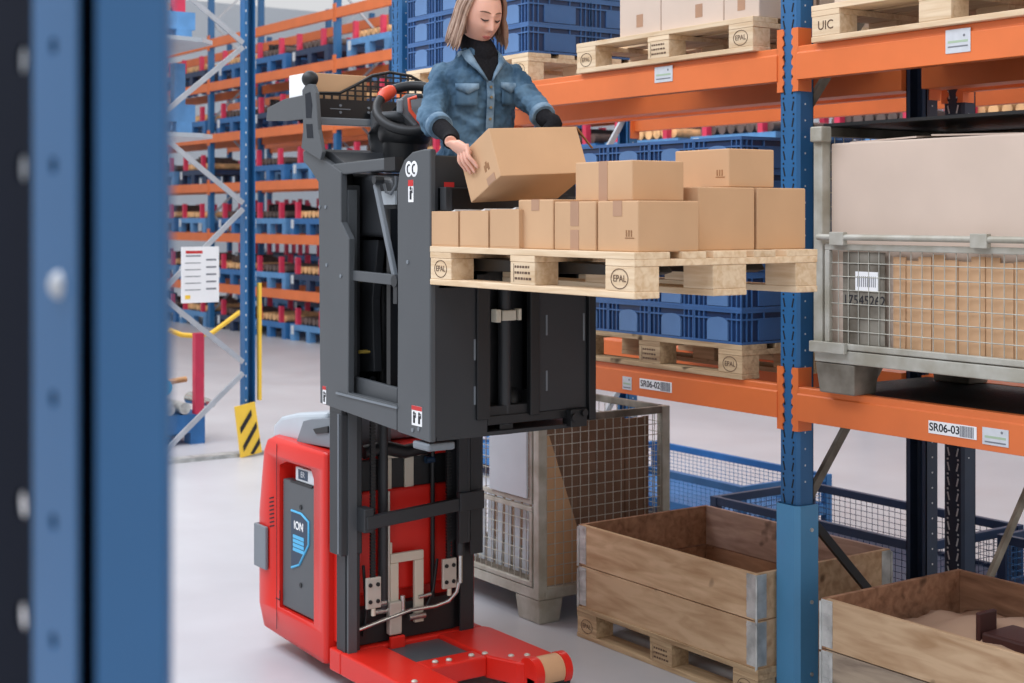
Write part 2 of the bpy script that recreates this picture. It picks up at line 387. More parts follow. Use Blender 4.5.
# frames of the rack behind, back to back
fb = frame_thing(XL, XR, 5.29, 6.05, 4.2, 'shade-darkened blue rear rack upright frame standing behind the middle upright', mats=('rackdark', 'label'), slotz=(.2, 4.2))
for (za, zb) in ((.1, .9), (1.7, .9), (1.7, 2.6), (3.4, 2.6)): brace(fb, (xb, 5.37, za), (xb, 5.97, zb), mat='dirtysteel')
fb2 = frame_thing(-7.41, -7.30, 5.29, 6.05, 4.2, 'blue upright frame of the rear rack seen past the small cartons', slotz=(.2, 4.2))
for (za, zb) in ((.1, .9), (1.7, .9), (1.7, 2.6), (3.4, 2.6)): brace(fb2, (-7.355, 5.37, za), (-7.355, 5.97, zb))
def beam_thing(x0, x1, yf, ztop, label, h=.135, face=-1, dep=.05, conn=(True, True), group=None, mat='orange', simple=False, name='rack_beam'):
    """box beam from upright side to upright side, with toothed connector plates on the upright faces"""
    root = empty(name, ((x0+x1)/2, yf, ztop-h), label, 'rack beam', group)
    s = 1 if face < 0 else -1
    yo = yf-s*.012; zt = ztop
    prof = [(yo, zt-h), (yo, zt-.030), (yo+s*.006, zt-.026), (yo+s*.006, zt-.004), (yo+s*.010, zt), (yo+s*dep, zt), (yo+s*dep, zt-h)]
    m = MB(); m.prism(prof, 'x', x0, x1); m.build('box_section', mat, root, bevel=.002)
    if simple: return root
    for k, (xe, d) in enumerate(((x0, -1), (x1, 1))):
        if not conn[k]: continue
        # plate lies on the upright front face and folds back along its side
        m = MB(); xo = xe+d*.034
        pz0, pz1 = ztop-h-.045, ztop+.075
        pts = [(xe-d*.0, pz0), (xe, pz1), (xo-d*.006, pz1)]
        z = pz1-.012
        while z > pz0+.015:
            pts += [(xo, z), (xo, z-.012), (xo-d*.009, z-.020), (xo-d*.009, z-.026)]; z -= .040
        pts += [(xo-d*.004, pz0)]
        m.prism(pts, 'y', yf-s*.006, yf-s*.001)
        m.box(min(xe-d*.004, xe), max(xe-d*.004, xe), min(yf-s*.006, yf+s*.07), max(yf-s*.006, yf+s*.07), pz0, pz1)
        m.build('end_connector', mat, root)
    return root
G = 'orange rack beams of the two near racks'
bUL = beam_thing(-7.30, XL, RY, 2.652, 'orange upper front beam of the left bay under the pallet of pale cartons')
bLL = beam_thing(-7.30, XL, RY, 1.288, 'orange lower front beam of the left bay with the SR06-02 label')
bUR = beam_thing(XR, -1.35, RY, 2.652, 'orange upper front beam of the right bay under the UIC pallet')
bLR = beam_thing(XR, -1.35, RY, 1.288, 'orange lower front beam of the right bay with the SR06-03 label')
for (x0, x1, side) in ((-7.30, XL, 'left'), (XR, -1.35, 'right')):
    for zt, lev in ((2.652, 'upper'), (1.288, 'lower')):
        beam_thing(x0, x1, RY2, zt, f'orange {lev} beam at the back of the {side} bay of the near rack', face=1, dep=.13)
        beam_thing(x0, x1, 5.29, zt, f'orange {lev} front beam of the back-to-back rack behind the {side} bay')
        beam_thing(x0, x1, 6.05, zt, f'orange {lev} rearmost beam of the back-to-back rack behind the {side} bay', face=1)
# labels on beams
def plate(parent, xa, xb, za, zb, y, mat='label', name='label_plate', lab=None):
    o = MB().box(xa, xb, y-.0025, y, za, zb).build(name, mat, parent, bevel=.0008)
    if lab: o['label'] = lab
    return o
def beam_label(parent, x0, x1, zc, txt, h=.046):
    y = RY-.0122
    o = plate(parent, x0, x1, zc-h/2, zc+h/2, y, 'white', 'location_label', 'white location label printed '+txt)
    w = x1-x0
    text_mesh(txt, .040, 'lettering', 'ink', o, (x0+w*.34, y-.0028, zc), (1, 0, 0), (0, 0, 1), .0003, bold=True)
    m = MB(); x = x0+w*.66
    rr = random.Random(3)
    while x < x1-w*.05:
        b = rr.choice((.0018, .0028, .004)); m.box(x, x+b, y-.0032, y-.0024, zc-h*.42, zc+h*.42); x += b+rr.choice((.0016, .0024))
    m.build('barcode', 'barcode', o)
beam_label(bLL, -5.127, -4.906, 1.212, 'SR06-02')
beam_label(bLR, -3.493, -3.283, 1.208, 'SR06-03')
def green_plate(parent, xa, xb, zc, h=.06):
    y = RY-.0122
    o = plate(parent, xa, xb, zc-h/2, zc+h/2, y, 'label', 'data_plate', 'small grey load plate with fine print')
    m = MB(); w = xb-xa
    m.box(xa+w*.1, xb-w*.1, y-.0031, y-.0024, zc-.006, zc+.002, 0); m.box(xa+w*.1, xb-w*.1, y-.0031, y-.0024, zc-.022, zc-.017, 1); m.ball((xb-w*.25, y-.0028, zc+.018), (.005, .0008, .005), 8, 6, 1)
    m.build('fine_print', ['palegreen', 'barcode'], o)
green_plate(bLL, -5.25, -5.185, 1.203); green_plate(bUL, -5.022, -4.9, 2.603, .07); green_plate(bLR, -3.259, -3.151, 1.205); green_plate(bUR, -3.417, -3.309, 2.594, .085)
# shelf decks
o = MB().box(-4.11, -1.4, RY+.045, RY2-.13, 1.288-.02, 1.288-.002).build('shelf_deck', 'deck' if 'deck' in M else 'black')
tag(o, 'black dimpled shelf deck lying between the lower beams of the right bay', 'shelf deck')
# ================================================================ pallets (1200 x 800 x 144)
def stamp_epal(parent, cx, y, cz, s=1.0):
    m = MB(); pts = [(cx+math.cos(a)*.042*s, y-.0008, cz+math.sin(a)*.031*s) for a in [i*2*math.pi/28 for i in range(28)]]
    m.tube(pts, .0014, 4, closed=True); o = m.build('oval_brand', 'stamp', parent)
    text_mesh('EPAL', .030*s, 'lettering', 'stamp', o, (cx, y-.001, cz), (1, 0, 0), (0, 0, 1), .0004)
def stamp_code(parent, cx, y, cz, seed=1):
    rr = random.Random(seed); m = MB()
    for r in range(3):
        x = cx-.045
        while x < cx+.04:
            b = rr.uniform(.006, .016); m.box(x, x+b, y-.001, y, cz+.018-r*.02, cz+.026-r*.02); x += b+.005
    m.box(cx-.052, cx-.050, y-.001, y, cz-.03, cz+.032)
    m.build('brand_mark', 'stamp', parent)
def make_pallet(wmat, label, marks=('EPAL', 'code', 'EPAL'), group=None):
    root = empty('wooden_pallet', (0, 0, 0), label, 'pallet', group)
    for i, (y0, wd) in enumerate(((0, .145), (.19625, .1), (.3275, .145), (.50375, .1), (.655, .145))):
        MB().box(0, 1.2, y0, y0+wd, .122, .144).build('deck_board', wmat, root, bevel=.002)
    for x0 in (0, .5275, 1.055):
        MB().box(x0, x0+.145, .001, .799, .1, .122).build('cross_board', wmat, root, bevel=.002)
    for j, (y0, wd) in enumerate(((0.002, .1), (.3275, .145), (.698, .1))):
        MB().box(0, 1.2, y0 if j else 0, y0+wd+(.002 if j == 2 else 0), 0, .022).build('bottom_board', wmat, root, bevel=.003)
        for i, x0 in enumerate((0.002, .5275, 1.053)):
            b = MB().box(x0, x0+.145, y0, y0+wd, .022, .1).build('block', wmat, root, bevel=.003)
            if j == 0:
                k = marks[i]
                if k == 'EPAL': stamp_epal(b, x0+.0725, y0, .061)
                elif k == 'code': stamp_code(b, x0+.0725, y0, .061, i+2)
                elif k: text_mesh(k, .05, 'lettering', 'stamp', b, (x0+.0725, y0-.001, .062), (1, 0, 0), (0, 0, 1), .0004)
    index_children(root)
    return root
pal = make_pallet('pallet', 'pale pine pallet carried on the forks, loaded with small brown cartons')
pal.location = (-4.668, 2.858, 1.715)
PZ = 1.715+.144
p2 = copy_tree(pal, (-5.575, 4.235, 2.652), label='pale pine pallet on the upper orange beam under the pale cartons')
p3 = copy_tree(pal, (-7.19, 4.245, 2.652), label='pine pallet on the upper shelf under the tall stack of blue crates')
palo = make_pallet('palletold', 'weathered pallet on the lower shelf beside the truck, under blue crates')
palo.location = (-5.655, 4.25, 1.288)
p5 = copy_tree(palo, (-5.462, 4.152, 0), label='weathered floor pallet under the left two-tier wooden collar crate')
p6 = copy_tree(palo, (-3.89, 4.10, 0), label='floor pallet at the bottom right, under the crate with crumpled paper')
pu = make_pallet('pallet', 'pine pallet marked UIC on the upper beam of the right bay', marks=('UIC', None, 'code'))
pu.location = (-4.05, 4.235, 2.652)
for b in [c for c in CH['wooden_pallet'] if False]: pass
# ================================================================ cartons
def carton(x0, x1, y0, y1, z0, z1, label, mat='card', tape=None, seam=None, group=None, mark=False, open_top=False, rz=0, tape_x=None):
    root = empty('carton', ((x0+x1)/2, (y0+y1)/2, z0), label, 'cardboard box', group)
    if not open_top:
        m = MB(); m.box(x0, x1, y0, y1, z0, z1); b = m.build('box_body', mat, root, bevel=.004)
    else:
        m = MB(); t = .005
        m.box(x0, x1, y0, y1, z0, z0+t); m.box(x0, x1, y0, y0+t, z0+t, z1); m.box(x0, x1, y1-t, y1, z0+t, z1); m.box(x0, x0+t, y0+t, y1-t, z0+t, z1); m.box(x1-t, x1, y0+t, y1-t, z0+t, z1)
        m.build('box_body', mat, root, bevel=.0015)
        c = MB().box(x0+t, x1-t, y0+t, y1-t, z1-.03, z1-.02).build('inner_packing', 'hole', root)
        MB().obox(((x0+x1)/2, (y0+y1)/2-.02, z1-.006), ((x1-x0)*.2, 0, .01), (0, (y1-y0)*.3, 0), (0, 0, .003)).build('inner_flap', 'white', root)
    cx = (x0+x1)/2 if tape_x is None else tape_x; w = .045
    if tape:
        for (za, zb) in tape:
            MB().box(cx-w/2, cx+w/2, y0-.0012, y0, z0+(z1-z0)*za, z0+(z1-z0)*zb).build('tape_strip', 'tape', root)
    if not open_top:
        MB().box(cx-w/2, cx+w/2, y0+.003, y1-.003, z1, z1+.001).build('tape_strip', 'tape', root)
        m = MB(); m.box(x0+.004, x1-.004, y0+.0, y1, z1-.0005, z1+.0008) if False else None
    if mark:
        m = MB(); zc = z0+(z1-z0)*.3
        for k in range(3): m.box(x1-.06+k*.012, x1-.054+k*.012, y0-.001, y0, zc, zc+.02)
        m.box(x1-.064, x1-.02, y0-.001, y0, zc-.006, zc-.003); m.build('print_mark', 'flap', root)
    return root
def mark_x(root, x, y0, z, s=.02):
    pass
Y0 = 2.885
cx_ = [at(p_, HOR, Y=2.866).x for p_ in (431.5, 458, 460, 488, 490, 519)]
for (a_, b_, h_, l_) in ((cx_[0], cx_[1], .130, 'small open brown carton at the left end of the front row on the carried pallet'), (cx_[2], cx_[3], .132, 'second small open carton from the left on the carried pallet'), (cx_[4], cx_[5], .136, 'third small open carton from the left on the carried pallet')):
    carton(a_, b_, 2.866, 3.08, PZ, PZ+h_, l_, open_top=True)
carton(-4.128, -3.926, Y0, Y0+.24, PZ, PZ+.168, 'carton with a short tape tab, right of the three small open cartons', tape=[(.78, 1)])
carton(-3.918, -3.695, Y0, Y0+.24, PZ, PZ+.16, 'carton with a full-height tape strip in the front row of the carried pallet', tape=[(.0, .42), (.5, 1)])
carton(-3.685, -3.482, Y0, Y0+.25, PZ, PZ+.16, 'front corner carton of the carried pallet, under the upper front carton', tape=[(.7, 1)], mark=True)
carton(-3.80, -3.54, 3.185, 3.435, PZ, PZ+.207, 'middle carton on the right-hand end of the carried pallet')
carton(-3.80, -3.54, 3.446, 3.675, PZ, PZ+.207, 'rightmost carton on the carried pallet, next to the blue upright')
carton(-3.862, -3.565, 2.93, 3.145, PZ+.161, PZ+.161+.128, 'upper carton stacked on the front corner cartons, nearest the camera', tape=[(.0, 1)])
carton(-3.83, -3.56, 3.338, 3.545, PZ+.208, PZ+.208+.128, 'topmost carton bridging the two right-hand cartons on the carried pallet', mark=True)
carton(-4.60, -4.34, 3.35, 3.62, PZ, PZ+.10, 'low carton at the back of the carried pallet behind the held box')
carton(-4.10, -3.85, 3.3, 3.6, PZ, PZ+.16, 'hidden back carton in the middle of the carried pallet')
# pale cartons, upper left bay
zz = 2.652+.145
for i, (xa, xb2, w_) in enumerate(((-5.30, -5.01, 'leftmost'), (-5.005, -4.60, 'second from the left'), (-4.595, -4.385, 'rightmost, by the upright'))):
    carton(xa, xb2, 4.28, 4.62, zz, zz+.32, f'pale carton on the upper shelf pallet, {w_}', 'cardpale', tape=[(.12, .30), (.72, .9)], tape_x=xa+(xb2-xa)*(.5 if i != 1 else .62))
    carton(xa, xb2, 4.28, 4.62, zz+.321, zz+.62, f'pale carton in the second tier on the upper shelf, {w_}', 'cardpale')
    carton(xa, xb2, 4.64, 4.98, zz, zz+.55, f'pale carton at the back of the upper shelf pallet, {w_}', 'cardpale')
# cartons on the UIC pallet
carton(-3.99, -3.45, 4.30, 4.95, zz, zz+.4, 'pale carton standing on the UIC pallet at the top right', 'cardpale')
carton(-3.42, -2.90, 4.30, 4.95, zz, zz+.4, 'second pale carton on the UIC pallet in the top right corner', 'cardpale')
# ================================================================ blue crates 300 x 400 x 147
def make_crate():
    root = empty('plastic_crate', (0, 0, 0), 'x', 'plastic crate')
    W, D, H, t = .298, .398, .145, .006
    m = MB()
    m.box(.008, W-.008, .008, D-.008, .004, .010)
    m.box(.008, W-.008, .008, .008+t, .01, H); m.box(.008, W-.008, D-.008-t, D-.008, .01, H)
    m.box(.008, .008+t, .014, D-.014, .01, H); m.box(W-.008-t, W-.008, .014, D-.014, .01, H)
    m.build('crate_body', 'cratenavy', root)
    m = MB()
    for z0, z1 in ((.0, .010), (H-.014, H), (H-.045, H-.038)):
        m.box(0, W, 0, .008, z0, z1); m.box(0, W, D-.008, D, z0, z1); m.box(0, .008, .008, D-.008, z0, z1); m.box(W-.008, W, .008, D-.008, z0, z1)
    for x in (.0, .03, .06, W-.066, W-.036, W-.006):
        m.box(x, x+.005, .001, .008, .01, H-.01); m.box(x, x+.005, D-.008, D-.001, .01, H-.01)
    for y in (.0, .03, .06, .13, .26, D-.066, D-.036, D-.006):
        m.box(W-.008, W-.001, y, y+.005, .01, H-.01); m.box(.001, .008, y, y+.005, .01, H-.01)
    m.build('rim_and_ribs', 'cratesky', root)
    m = MB(); P = [(.085, .012), (W-.085, .012), (W-.085, .088)]+[(W/2+math.cos(a)*(W/2-.085), .088+math.sin(a)*.022) for a in [math.pi*i/8 for i in range(1, 8)]]+[(.085, .088)]
    m.prism(P, 'y', -.001, .008); m.build('handle_plate', 'stillplate' if 'stillplate' in M else 'cratesky', root)
    m = MB(); P = [(D*.25, .014), (D*.75, .014), (D*.75, .1), (D*.25, .1)]
    m.prism(P, 'x', W-.008, W-.0005); m.build('side_plate', 'cratesky', root)
    index_children(root); return root
crate = make_crate(); first = [True]
tiern = ['bottom tier', 'second tier', 'third tier', 'fourth tier', 'fifth tier', 'top tier']
coln = ['leftmost column', 'second column from the left', 'third column from the left', 'right-hand end column']
def put_crate(loc, label, group):
    if first[0]: crate.location = loc; tag(crate, label, None, group); first[0] = False; return crate
    return copy_tree(crate, loc, label=label, group=group)
for k in range(6):
    for i in range(4):
        for j in range(2):
            if j == 1 and i < 3: continue
            tn = 'top tier' if k == 5 else tiern[k]
            put_crate((-5.652+i*.2985, 4.252+j*.3995, 1.433+k*.1455), f'lower shelf blue crate, {coln[i]}, {"front" if j == 0 else "back"} row, {tn}', 'blue crates on the lower shelf')
for k in range(3):
    for i in range(4):
        for j in range(2):
            if j == 1 and i < 3: continue
            put_crate((-7.185+i*.2985, 4.25+j*.3995, 2.797+k*.1455), f'upper shelf blue crate, {coln[i]}, {"front" if j == 0 else "back"} row, {tiern[k]}', 'blue crates on the upper shelf')
# ================================================================ wooden pallet collars
def collar(x0, y0, z0, mats, label, LX=1.2, LY=.8, H=.189, dark_in=False):
    root = empty('pallet_collar', (x0+LX/2, y0+LY/2, z0), label, 'wooden crate')
    t = .02; B = .002
    MB().box(x0+t, x0+LX-t, y0, y0+t, z0, z0+H).build('side_board', mats[0], root, bevel=B)
    MB().box(x0+t, x0+LX-t, y0+LY-t, y0+LY, z0, z0+H).build('side_board', mats[1], root, bevel=B)
    MB().box(x0, x0+t, y0, y0+LY, z0, z0+H).build('end_board', 'collarshade' if mats[1] == 'collarlit' else mats[1], root, bevel=B)
    MB().box(x0+LX-t, x0+LX, y0, y0+LY, z0, z0+H).build('end_board', mats[2], root, bevel=B)
    for (cx, sx) in ((x0, 1), (x0+LX, -1)):
        for (cy, sy) in ((y0, 1), (y0+LY, -1)):
            m = MB(); e = .0015; wd = .055
            xa, xb3 = sorted((cx-sx*e, cx+sx*wd)); ya, yb3 = sorted((cy-sy*e, cy))
            m.box(xa, xb3, ya, yb3, z0+.008, z0+H-.004)
            xa, xb3 = sorted((cx-sx*e, cx)); ya, yb3 = sorted((cy, cy+sy*wd))
            m.box(xa, xb3, ya, yb3, z0+.008, z0+H-.004)
            m.cyl((cx-sx*.003, cy-sy*.003, z0-.006), (cx-sx*.003, cy-sy*.003, z0+H-.012), .006, n=8)
            for zz_ in (.03, .08, .13, .17):
                m.box(*sorted((cx+sx*.004, cx+sx*wd)), *sorted((cy-sy*(e+.0022), cy-sy*e)), z0+zz_-.006, z0+zz_+.006)
                m.cyl((cx+sx*.035, cy-sy*.001, z0+zz_), (cx+sx*.035, cy-sy*.006, z0+zz_), .004, n=8)
            m.build('corner_hinge', 'galv', root)
    return root
collar(-5.455, 4.16, .144, ('collar', 'collarshade', 'collar'), 'lower wooden collar with corner hinges on the left floor pallet', LX=1.178)
collar(-5.455, 4.16, .3375, ('collar', 'collarlit', 'collar'), 'upper wooden collar of the left crate, empty inside', LX=1.178)
collar(-3.878, 4.112, .144, ('collargrey', 'collarshade', 'collargrey'), 'greyed lower collar of the bottom right crate')
collar(-3.878, 4.112, .3375, ('collar', 'collarshade', 'collar'), 'upper collar of the bottom right crate around crumpled brown paper')
# ================================================================ steel mesh box pallets
def mesh_wires(m, p0, ux, uz, w, h, nx, nz, r=.0022, mi=0):
    p0, ux, uz = Vector(p0), Vector(ux), Vector(uz)
    for i in range(nx+1):
        a = p0+ux*(w*i/nx); m.cyl(a, a+uz*h, r, n=5, mi=mi, caps=False)
    for k in range(nz+1):
        a = p0+uz*(h*k/nz); m.cyl(a, a+ux*w, r, n=5, mi=mi, caps=False)
def mesh_box(x0, x1, y0, y1, z0, label, H=.97, steel='greysteel', front_open=False, near_plate=True):
    root = empty('mesh_box_pallet', ((x0+x1)/2, (y0+y1)/2, z0), label, 'mesh pallet box')
    L_, W = x1-x0, y1-y0; fz = z0+.12; e = .045
    for (cx, sx) in ((x0, 1), (x1, -1)):
        for (cy, sy) in ((y0, 1), (y1, -1)):
            m = MB(); a, b = sorted((cx, cx+sx*.046)); c, d_ = sorted((cy, cy+sy*.05))
            m.box(a, b, c, d_, fz+.03, z0+H); m.build('corner_post', steel, root, bevel=.004)
            m = MB(); xa, xb3 = sorted((cx+sx*.005, cx+sx*.205)); ya, yb3 = sorted((cy+sy*.004, cy+sy*.15))
            t = .012
            xm, ym = (xb3-xa), (yb3-ya)
            vs = [(xa+t, ya+t, z0), (xb3-t, ya+t, z0), (xb3-t, yb3-t, z0), (xa+t, yb3-t, z0), (xa, ya, fz-.002), (xb3, ya, fz-.002), (xb3, yb3, fz-.002), (xa, yb3, fz-.002)]
            m.add(vs, [(0, 3, 2, 1), (4, 5, 6, 7), (0, 1, 5, 4), (1, 2, 6, 5), (2, 3, 7, 6), (3, 0, 4, 7)]); m.build('foot', 'dirtysteel' if z0 > .5 else steel, root, bevel=.006)
    m = MB(); m.box(x0+.004, x1-.004, y0+.002, y0+.04, fz, fz+.05); m.box(x0+.004, x1-.004, y1-.04, y1-.002, fz, fz+.05)
    m.box(x0, x0+.04, y0+.04, y1-.04, fz, fz+.05); m.box(x1-.04, x1, y0+.04, y1-.04, fz, fz+.05); m.build('base_rail', steel, root, bevel=.004)
    m = MB(); m.box(x0+.03, x1-.03, y0+.03, y1-.03, fz+.012, fz+.02); m.build('floor_plate', 'dirtysteel', root)
    tz = z0+H
    m = MB(); m.box(x0+.05, x1-.05, y1-.03, y1-.004, tz-.035, tz); m.box(x0+.004, x0+.03, y0+.05, y1-.05, tz-.035, tz); m.box(x1-.03, x1-.004, y0+.05, y1-.05, tz-.035, tz)
    if not front_open: m.box(x0+.05, x1-.05, y0+.004, y0+.03, tz-.035, tz)
    m.build('top_rail', 'dirtysteel', root, bevel=.003)
    bz = fz+.05; hh = tz-.035-bz
    m = MB(); mesh_wires(m, (x0+.055, y1-.015, bz), (1, 0, 0), (0, 0, 1), L_-.11, hh, 22, 15); m.build('wire_panel', 'wire', root)
    for xx in (x0+.012, x1-.012):
        m = MB(); mesh_wires(m, (xx, y0+.055, bz), (0, 1, 0), (0, 0, 1), W-.11, hh, 14, 15); m.build('wire_panel', 'wire', root)
    def flap(za, zb, plate=False, name='front_flap', yy=y0):
        f = MB(); a, b = x0+.058, x1-.058
        f.box(a, b, yy, yy+.022, zb-.024, zb); f.box(a, b, yy, yy+.022, za, za+.024); f.box(a, a+.024, yy, yy+.022, za+.024, zb-.024); f.box(b-.024, b, yy, yy+.022, za+.024, zb-.024)
        fo = f.build(name, steel, root, bevel=.004)
        g_ = MB(); mesh_wires(g_, (a+.012, yy+.011, za+.02), (1, 0, 0), (0, 0, 1), b-a-.024, zb-za-.04, 22, 7); g_.build('wire_panel', 'wire', fo)
        return fo
    mid = bz+hh*.5
    lo = flap(bz+.004, mid-.006)
    up = None
    if not front_open: up = flap(mid+.006, tz-.004, name='upper_flap', yy=y0-.002)
    return root, lo, up, (bz, mid, tz)
# --- on the shelf, right bay
Zs = 1.288
b1, lo, _, (bz, mid, tz) = mesh_box(-4.005, -2.765, 4.20, 5.03, Zs, 'grey mesh pallet box on the right lower shelf, upper front flap folded down', H=1.03, front_open=True)
P = MB().box(-3.865, -3.66, 4.214, 4.217, bz+.03, mid-.035).build('identity_plate', 'dirtysteel', lo)
text_mesh('17545262', .052, 'lettering', 'ink', P, (-3.76, 4.2128, 1.652), (1, 0, 0), (0, 0, 1), .0003)
m = MB(); m.box(-3.80, -3.69, 4.2105, 4.213, 1.69, 1.762, 0)
x = -3.79
for k in range(10): m.box(x, x+.004, 4.2098, 4.2107, 1.705, 1.745, 1); x += .0095
m.build('paper_tag', ['white', 'barcode'], P)
m = MB(); m.cyl((-3.97, 4.188, mid+.02), (-2.74, 4.188, mid+.02), .012, n=10); m.box(-3.90, -3.83, 4.175, 4.20, mid-.01, mid+.04); m.box(-3.25, -3.18, 4.175, 4.20, mid-.01, mid+.04)
m.build('hinge_bar', 'greysteel', b1, bevel=.002)
MB().box(-4.01, -3.83, 4.180, 4.199, bz-.012, bz+.030).build('latch', 'greysteel', b1, bevel=.003)
MB().obox((-3.975, 4.21, tz-.03), (.03, 0, 0), (0, .03, 0), (0, 0, .03)).build('stacking_corner', 'greysteel', b1, bevel=.006)
c1 = MB().box(-3.955, -2.82, 4.245, 4.945, bz+.0, tz-.065).build('cardboard_liner_box', 'cardpale', None, bevel=.006)
tag(c1, 'big pale cardboard box filling the mesh pallet box on the right shelf', 'cardboard box')
m = MB(); m.obox((-3.72, 4.36, tz-.056), (.16, 0, .004), (0, .09, .004), (0, 0, .003)); m.obox((-3.3, 4.38, tz-.058), (.2, 0, -.006), (0, .1, 0), (0, 0, .003))
fo = m.build('open_flap', 'cardpale', c1)
lid = MB().box(-3.99, -2.78, 4.24, 5.02, tz+.001, tz+.013).build('black_lid_sheet', 'truckblack'); tag(lid, 'black sheet lying on top of the shelf mesh box above the big cardboard box', 'sheet')
c2 = MB()
for i in range(14): c2.box(-3.63+i*.058, -3.63+i*.058+.0565, 4.226+.004*(i % 2), 4.232+.004*(i % 2), bz+.01, mid-.05-.012*math.sin(i*1.7))
o = c2.build('corrugated_insert', 'card', None); tag(o, 'brown corrugated cardboard sheet standing behind the wire of the shelf mesh box', 'cardboard sheet')
# --- on the floor behind the truck
b2, lo2, up2, (bz2, mid2, tz2) = mesh_box(-6.94, -5.695, 4.10, 4.93, 0, 'grey mesh pallet box on the floor behind the truck mast, filled with brown board', H=1.0)
m = MB(); m.box(-6.10, -5.775, 4.084, 4.0965, mid2+.035, tz2-.04); m.build('sheet_plate', 'hood', up2, bevel=.003)
m = MB()
rr = random.Random(5)
y = 4.19
while y < 4.85:
    wd = rr.uniform(.06, .13); wd = min(wd, 4.87-y); m.box(-5.80, -5.785, y, y+wd-.008, .20, .955+rr.uniform(-.02, .01)); y += wd
m.box(-6.85, -5.82, 4.62, 4.66, .16, .9)
o = m.build('board_stack', 'carddark', None); tag(o, 'dark brown upright boards inside the floor mesh box behind the truck', 'boards')
m = MB(); m.prism([(4.18, .17), (4.47, .17), (4.20, .90), (4.18, .90)], 'x', -5.755, -5.747)
o = m.build('leaning_cardboard', 'card', None); tag(o, 'tapered tan cardboard sheet leaning inside the corner of the floor mesh box', 'cardboard sheet')
m = MB()
for i in range(13):
    x = -6.8+i*.078; m.obox((x, 4.2, .38), (.026, 0, .0), (0, .003, 0), (.006, 0, .19))
o = m.build('striped_sacks', 'hood', None); tag(o, 'pale strips of packing behind the lower flap of the floor mesh box', 'packing')
# blue / dark mesh-sided steel containers beyond the rack
def stillage(x0, x1, y0, y1, H, label, mat, mat2=None, rot=0, loc=(0, 0)):
    root = empty('mesh_container', ((x0+x1)/2, (y0+y1)/2, 0), label, 'mesh container', 'steel mesh containers on the floor beyond the racks')
    for cx in (x0, x1-.05):
        for cy in (y0, y1-.05): MB().box(cx, cx+.05, cy, cy+.05, 0, H).build('corner_post', mat, root, bevel=.003)
    m = MB()
    for z0, z1 in ((H-.045, H), (.10, .16)):
        m.box(x0+.05, x1-.05, y0+.005, y0+.035, z0, z1); m.box(x0+.05, x1-.05, y1-.035, y1-.005, z0, z1); m.box(x0+.005, x0+.035, y0+.05, y1-.05, z0, z1); m.box(x1-.035, x1-.005, y0+.05, y1-.05, z0, z1)
    m.build('rim_rail', mat, root, bevel=.003)
    MB().box(x0+.03, x1-.03, y0+.03, y1-.03, .12, .14).build('floor_plate', mat, root)
    for (p, u, w) in (((x0+.05, y0+.02, .16), (1, 0, 0), x1-x0-.1), ((x0+.05, y1-.02, .16), (1, 0, 0), x1-x0-.1), ((x0+.02, y0+.05, .16), (0, 1, 0), y1-y0-.1), ((x1-.02, y0+.05, .16), (0, 1, 0), y1-y0-.1)):
        m = MB(); mesh_wires(m, p, u, (0, 0, 1), w, H-.2, max(4, int(w/.04)), 6, r=.0018); m.build('wire_panel', mat2 or mat, root)
    if 'bright blue' in label:
        MB().box(x0+.055, x0+.06+.32, y0-.0, y0+.004, .14, H-.02).build('corner_plate', mat, root)
    return root
stillage(-8.1, -6.4, 6.1, 6.88, .35, 'bright blue mesh container on the floor, left of the dark ones', 'stillblue2', 'stillblue')
k2 = stillage(-6.15, -4.66, 5.62, 6.42, .39, 'low dark mesh container beyond the wooden crates, between the rear posts', 'navy')
stillage(-4.6, -3.3, 6.12, 6.95, .39, 'dark mesh container at the right edge beyond the rear rack posts', 'navy', 'stillblue2')
stillage(-9.9, -8.3, 6.1, 6.88, .35, 'blue mesh container furthest left behind the floor mesh box', 'stillblue2', 'stillblue')
# crumpled paper + brown part in the right crate
bm_ = MB(); n = 26; vs = []
rr = random.Random(11)
for j in range(n+1):
    for i in range(n+1):
        u, v = i/n, j/n; x = -3.80+u*1.05; y = 4.16+v*.70
        z = .38+.10*math.exp(-((u-.42)**2+(v-.55)**2)*9)+.018*math.sin(u*17+v*6)*math.cos(v*13)+rr.uniform(-.004, .004)
        vs.append((x, y, z))
fs = [(j*(n+1)+i, j*(n+1)+i+1, (j+1)*(n+1)+i+1, (j+1)*(n+1)+i) for j in range(n) for i in range(n)]
bm_.add(vs, fs, 0, True)
o = bm_.build('crumpled_paper', 'paper' if 'paper' in M else 'cardpale'); tag(o, 'crumpled brown packing paper inside the bottom right crate', 'packing paper')
sm = o.modifiers.new('thick', 'SOLIDIFY'); sm.thickness = .002
r = empty('brown_component', (-3.2, 4.45, .4), 'dark brown moulded part with an upright tab lying on the crumpled paper', 'machine part')
MB().box(-3.36, -3.0, 4.38, 4.56, .43, .475).build('base', 'maroon' if 'maroon' in M else 'partdark', r, bevel=.01)
MB().box(-3.385, -3.365, 4.38, 4.48, .40, .54).build('upright_tab', 'maroon' if 'maroon' in M else 'partdark', r, bevel=.006)
# ================================================================ order picker truck (forks towards +x)
YN, YF = 2.86, 3.62
T = empty('order_picker_truck', (-5.4, 3.24, 0), 'red and charcoal order picker truck, raised, with its cabin and forks holding a pallet', 'forklift truck')
def part(m, name, mat, par=None, bevel=0, lab=None, seg=2):
    o = m.build(name, mat, par or T, bevel, seg)
    if lab: o['label'] = lab
    return o
def px(pts, Y): return [(v.x, v.z) for v in (at(a, b, Y=Y) for a, b in pts)]
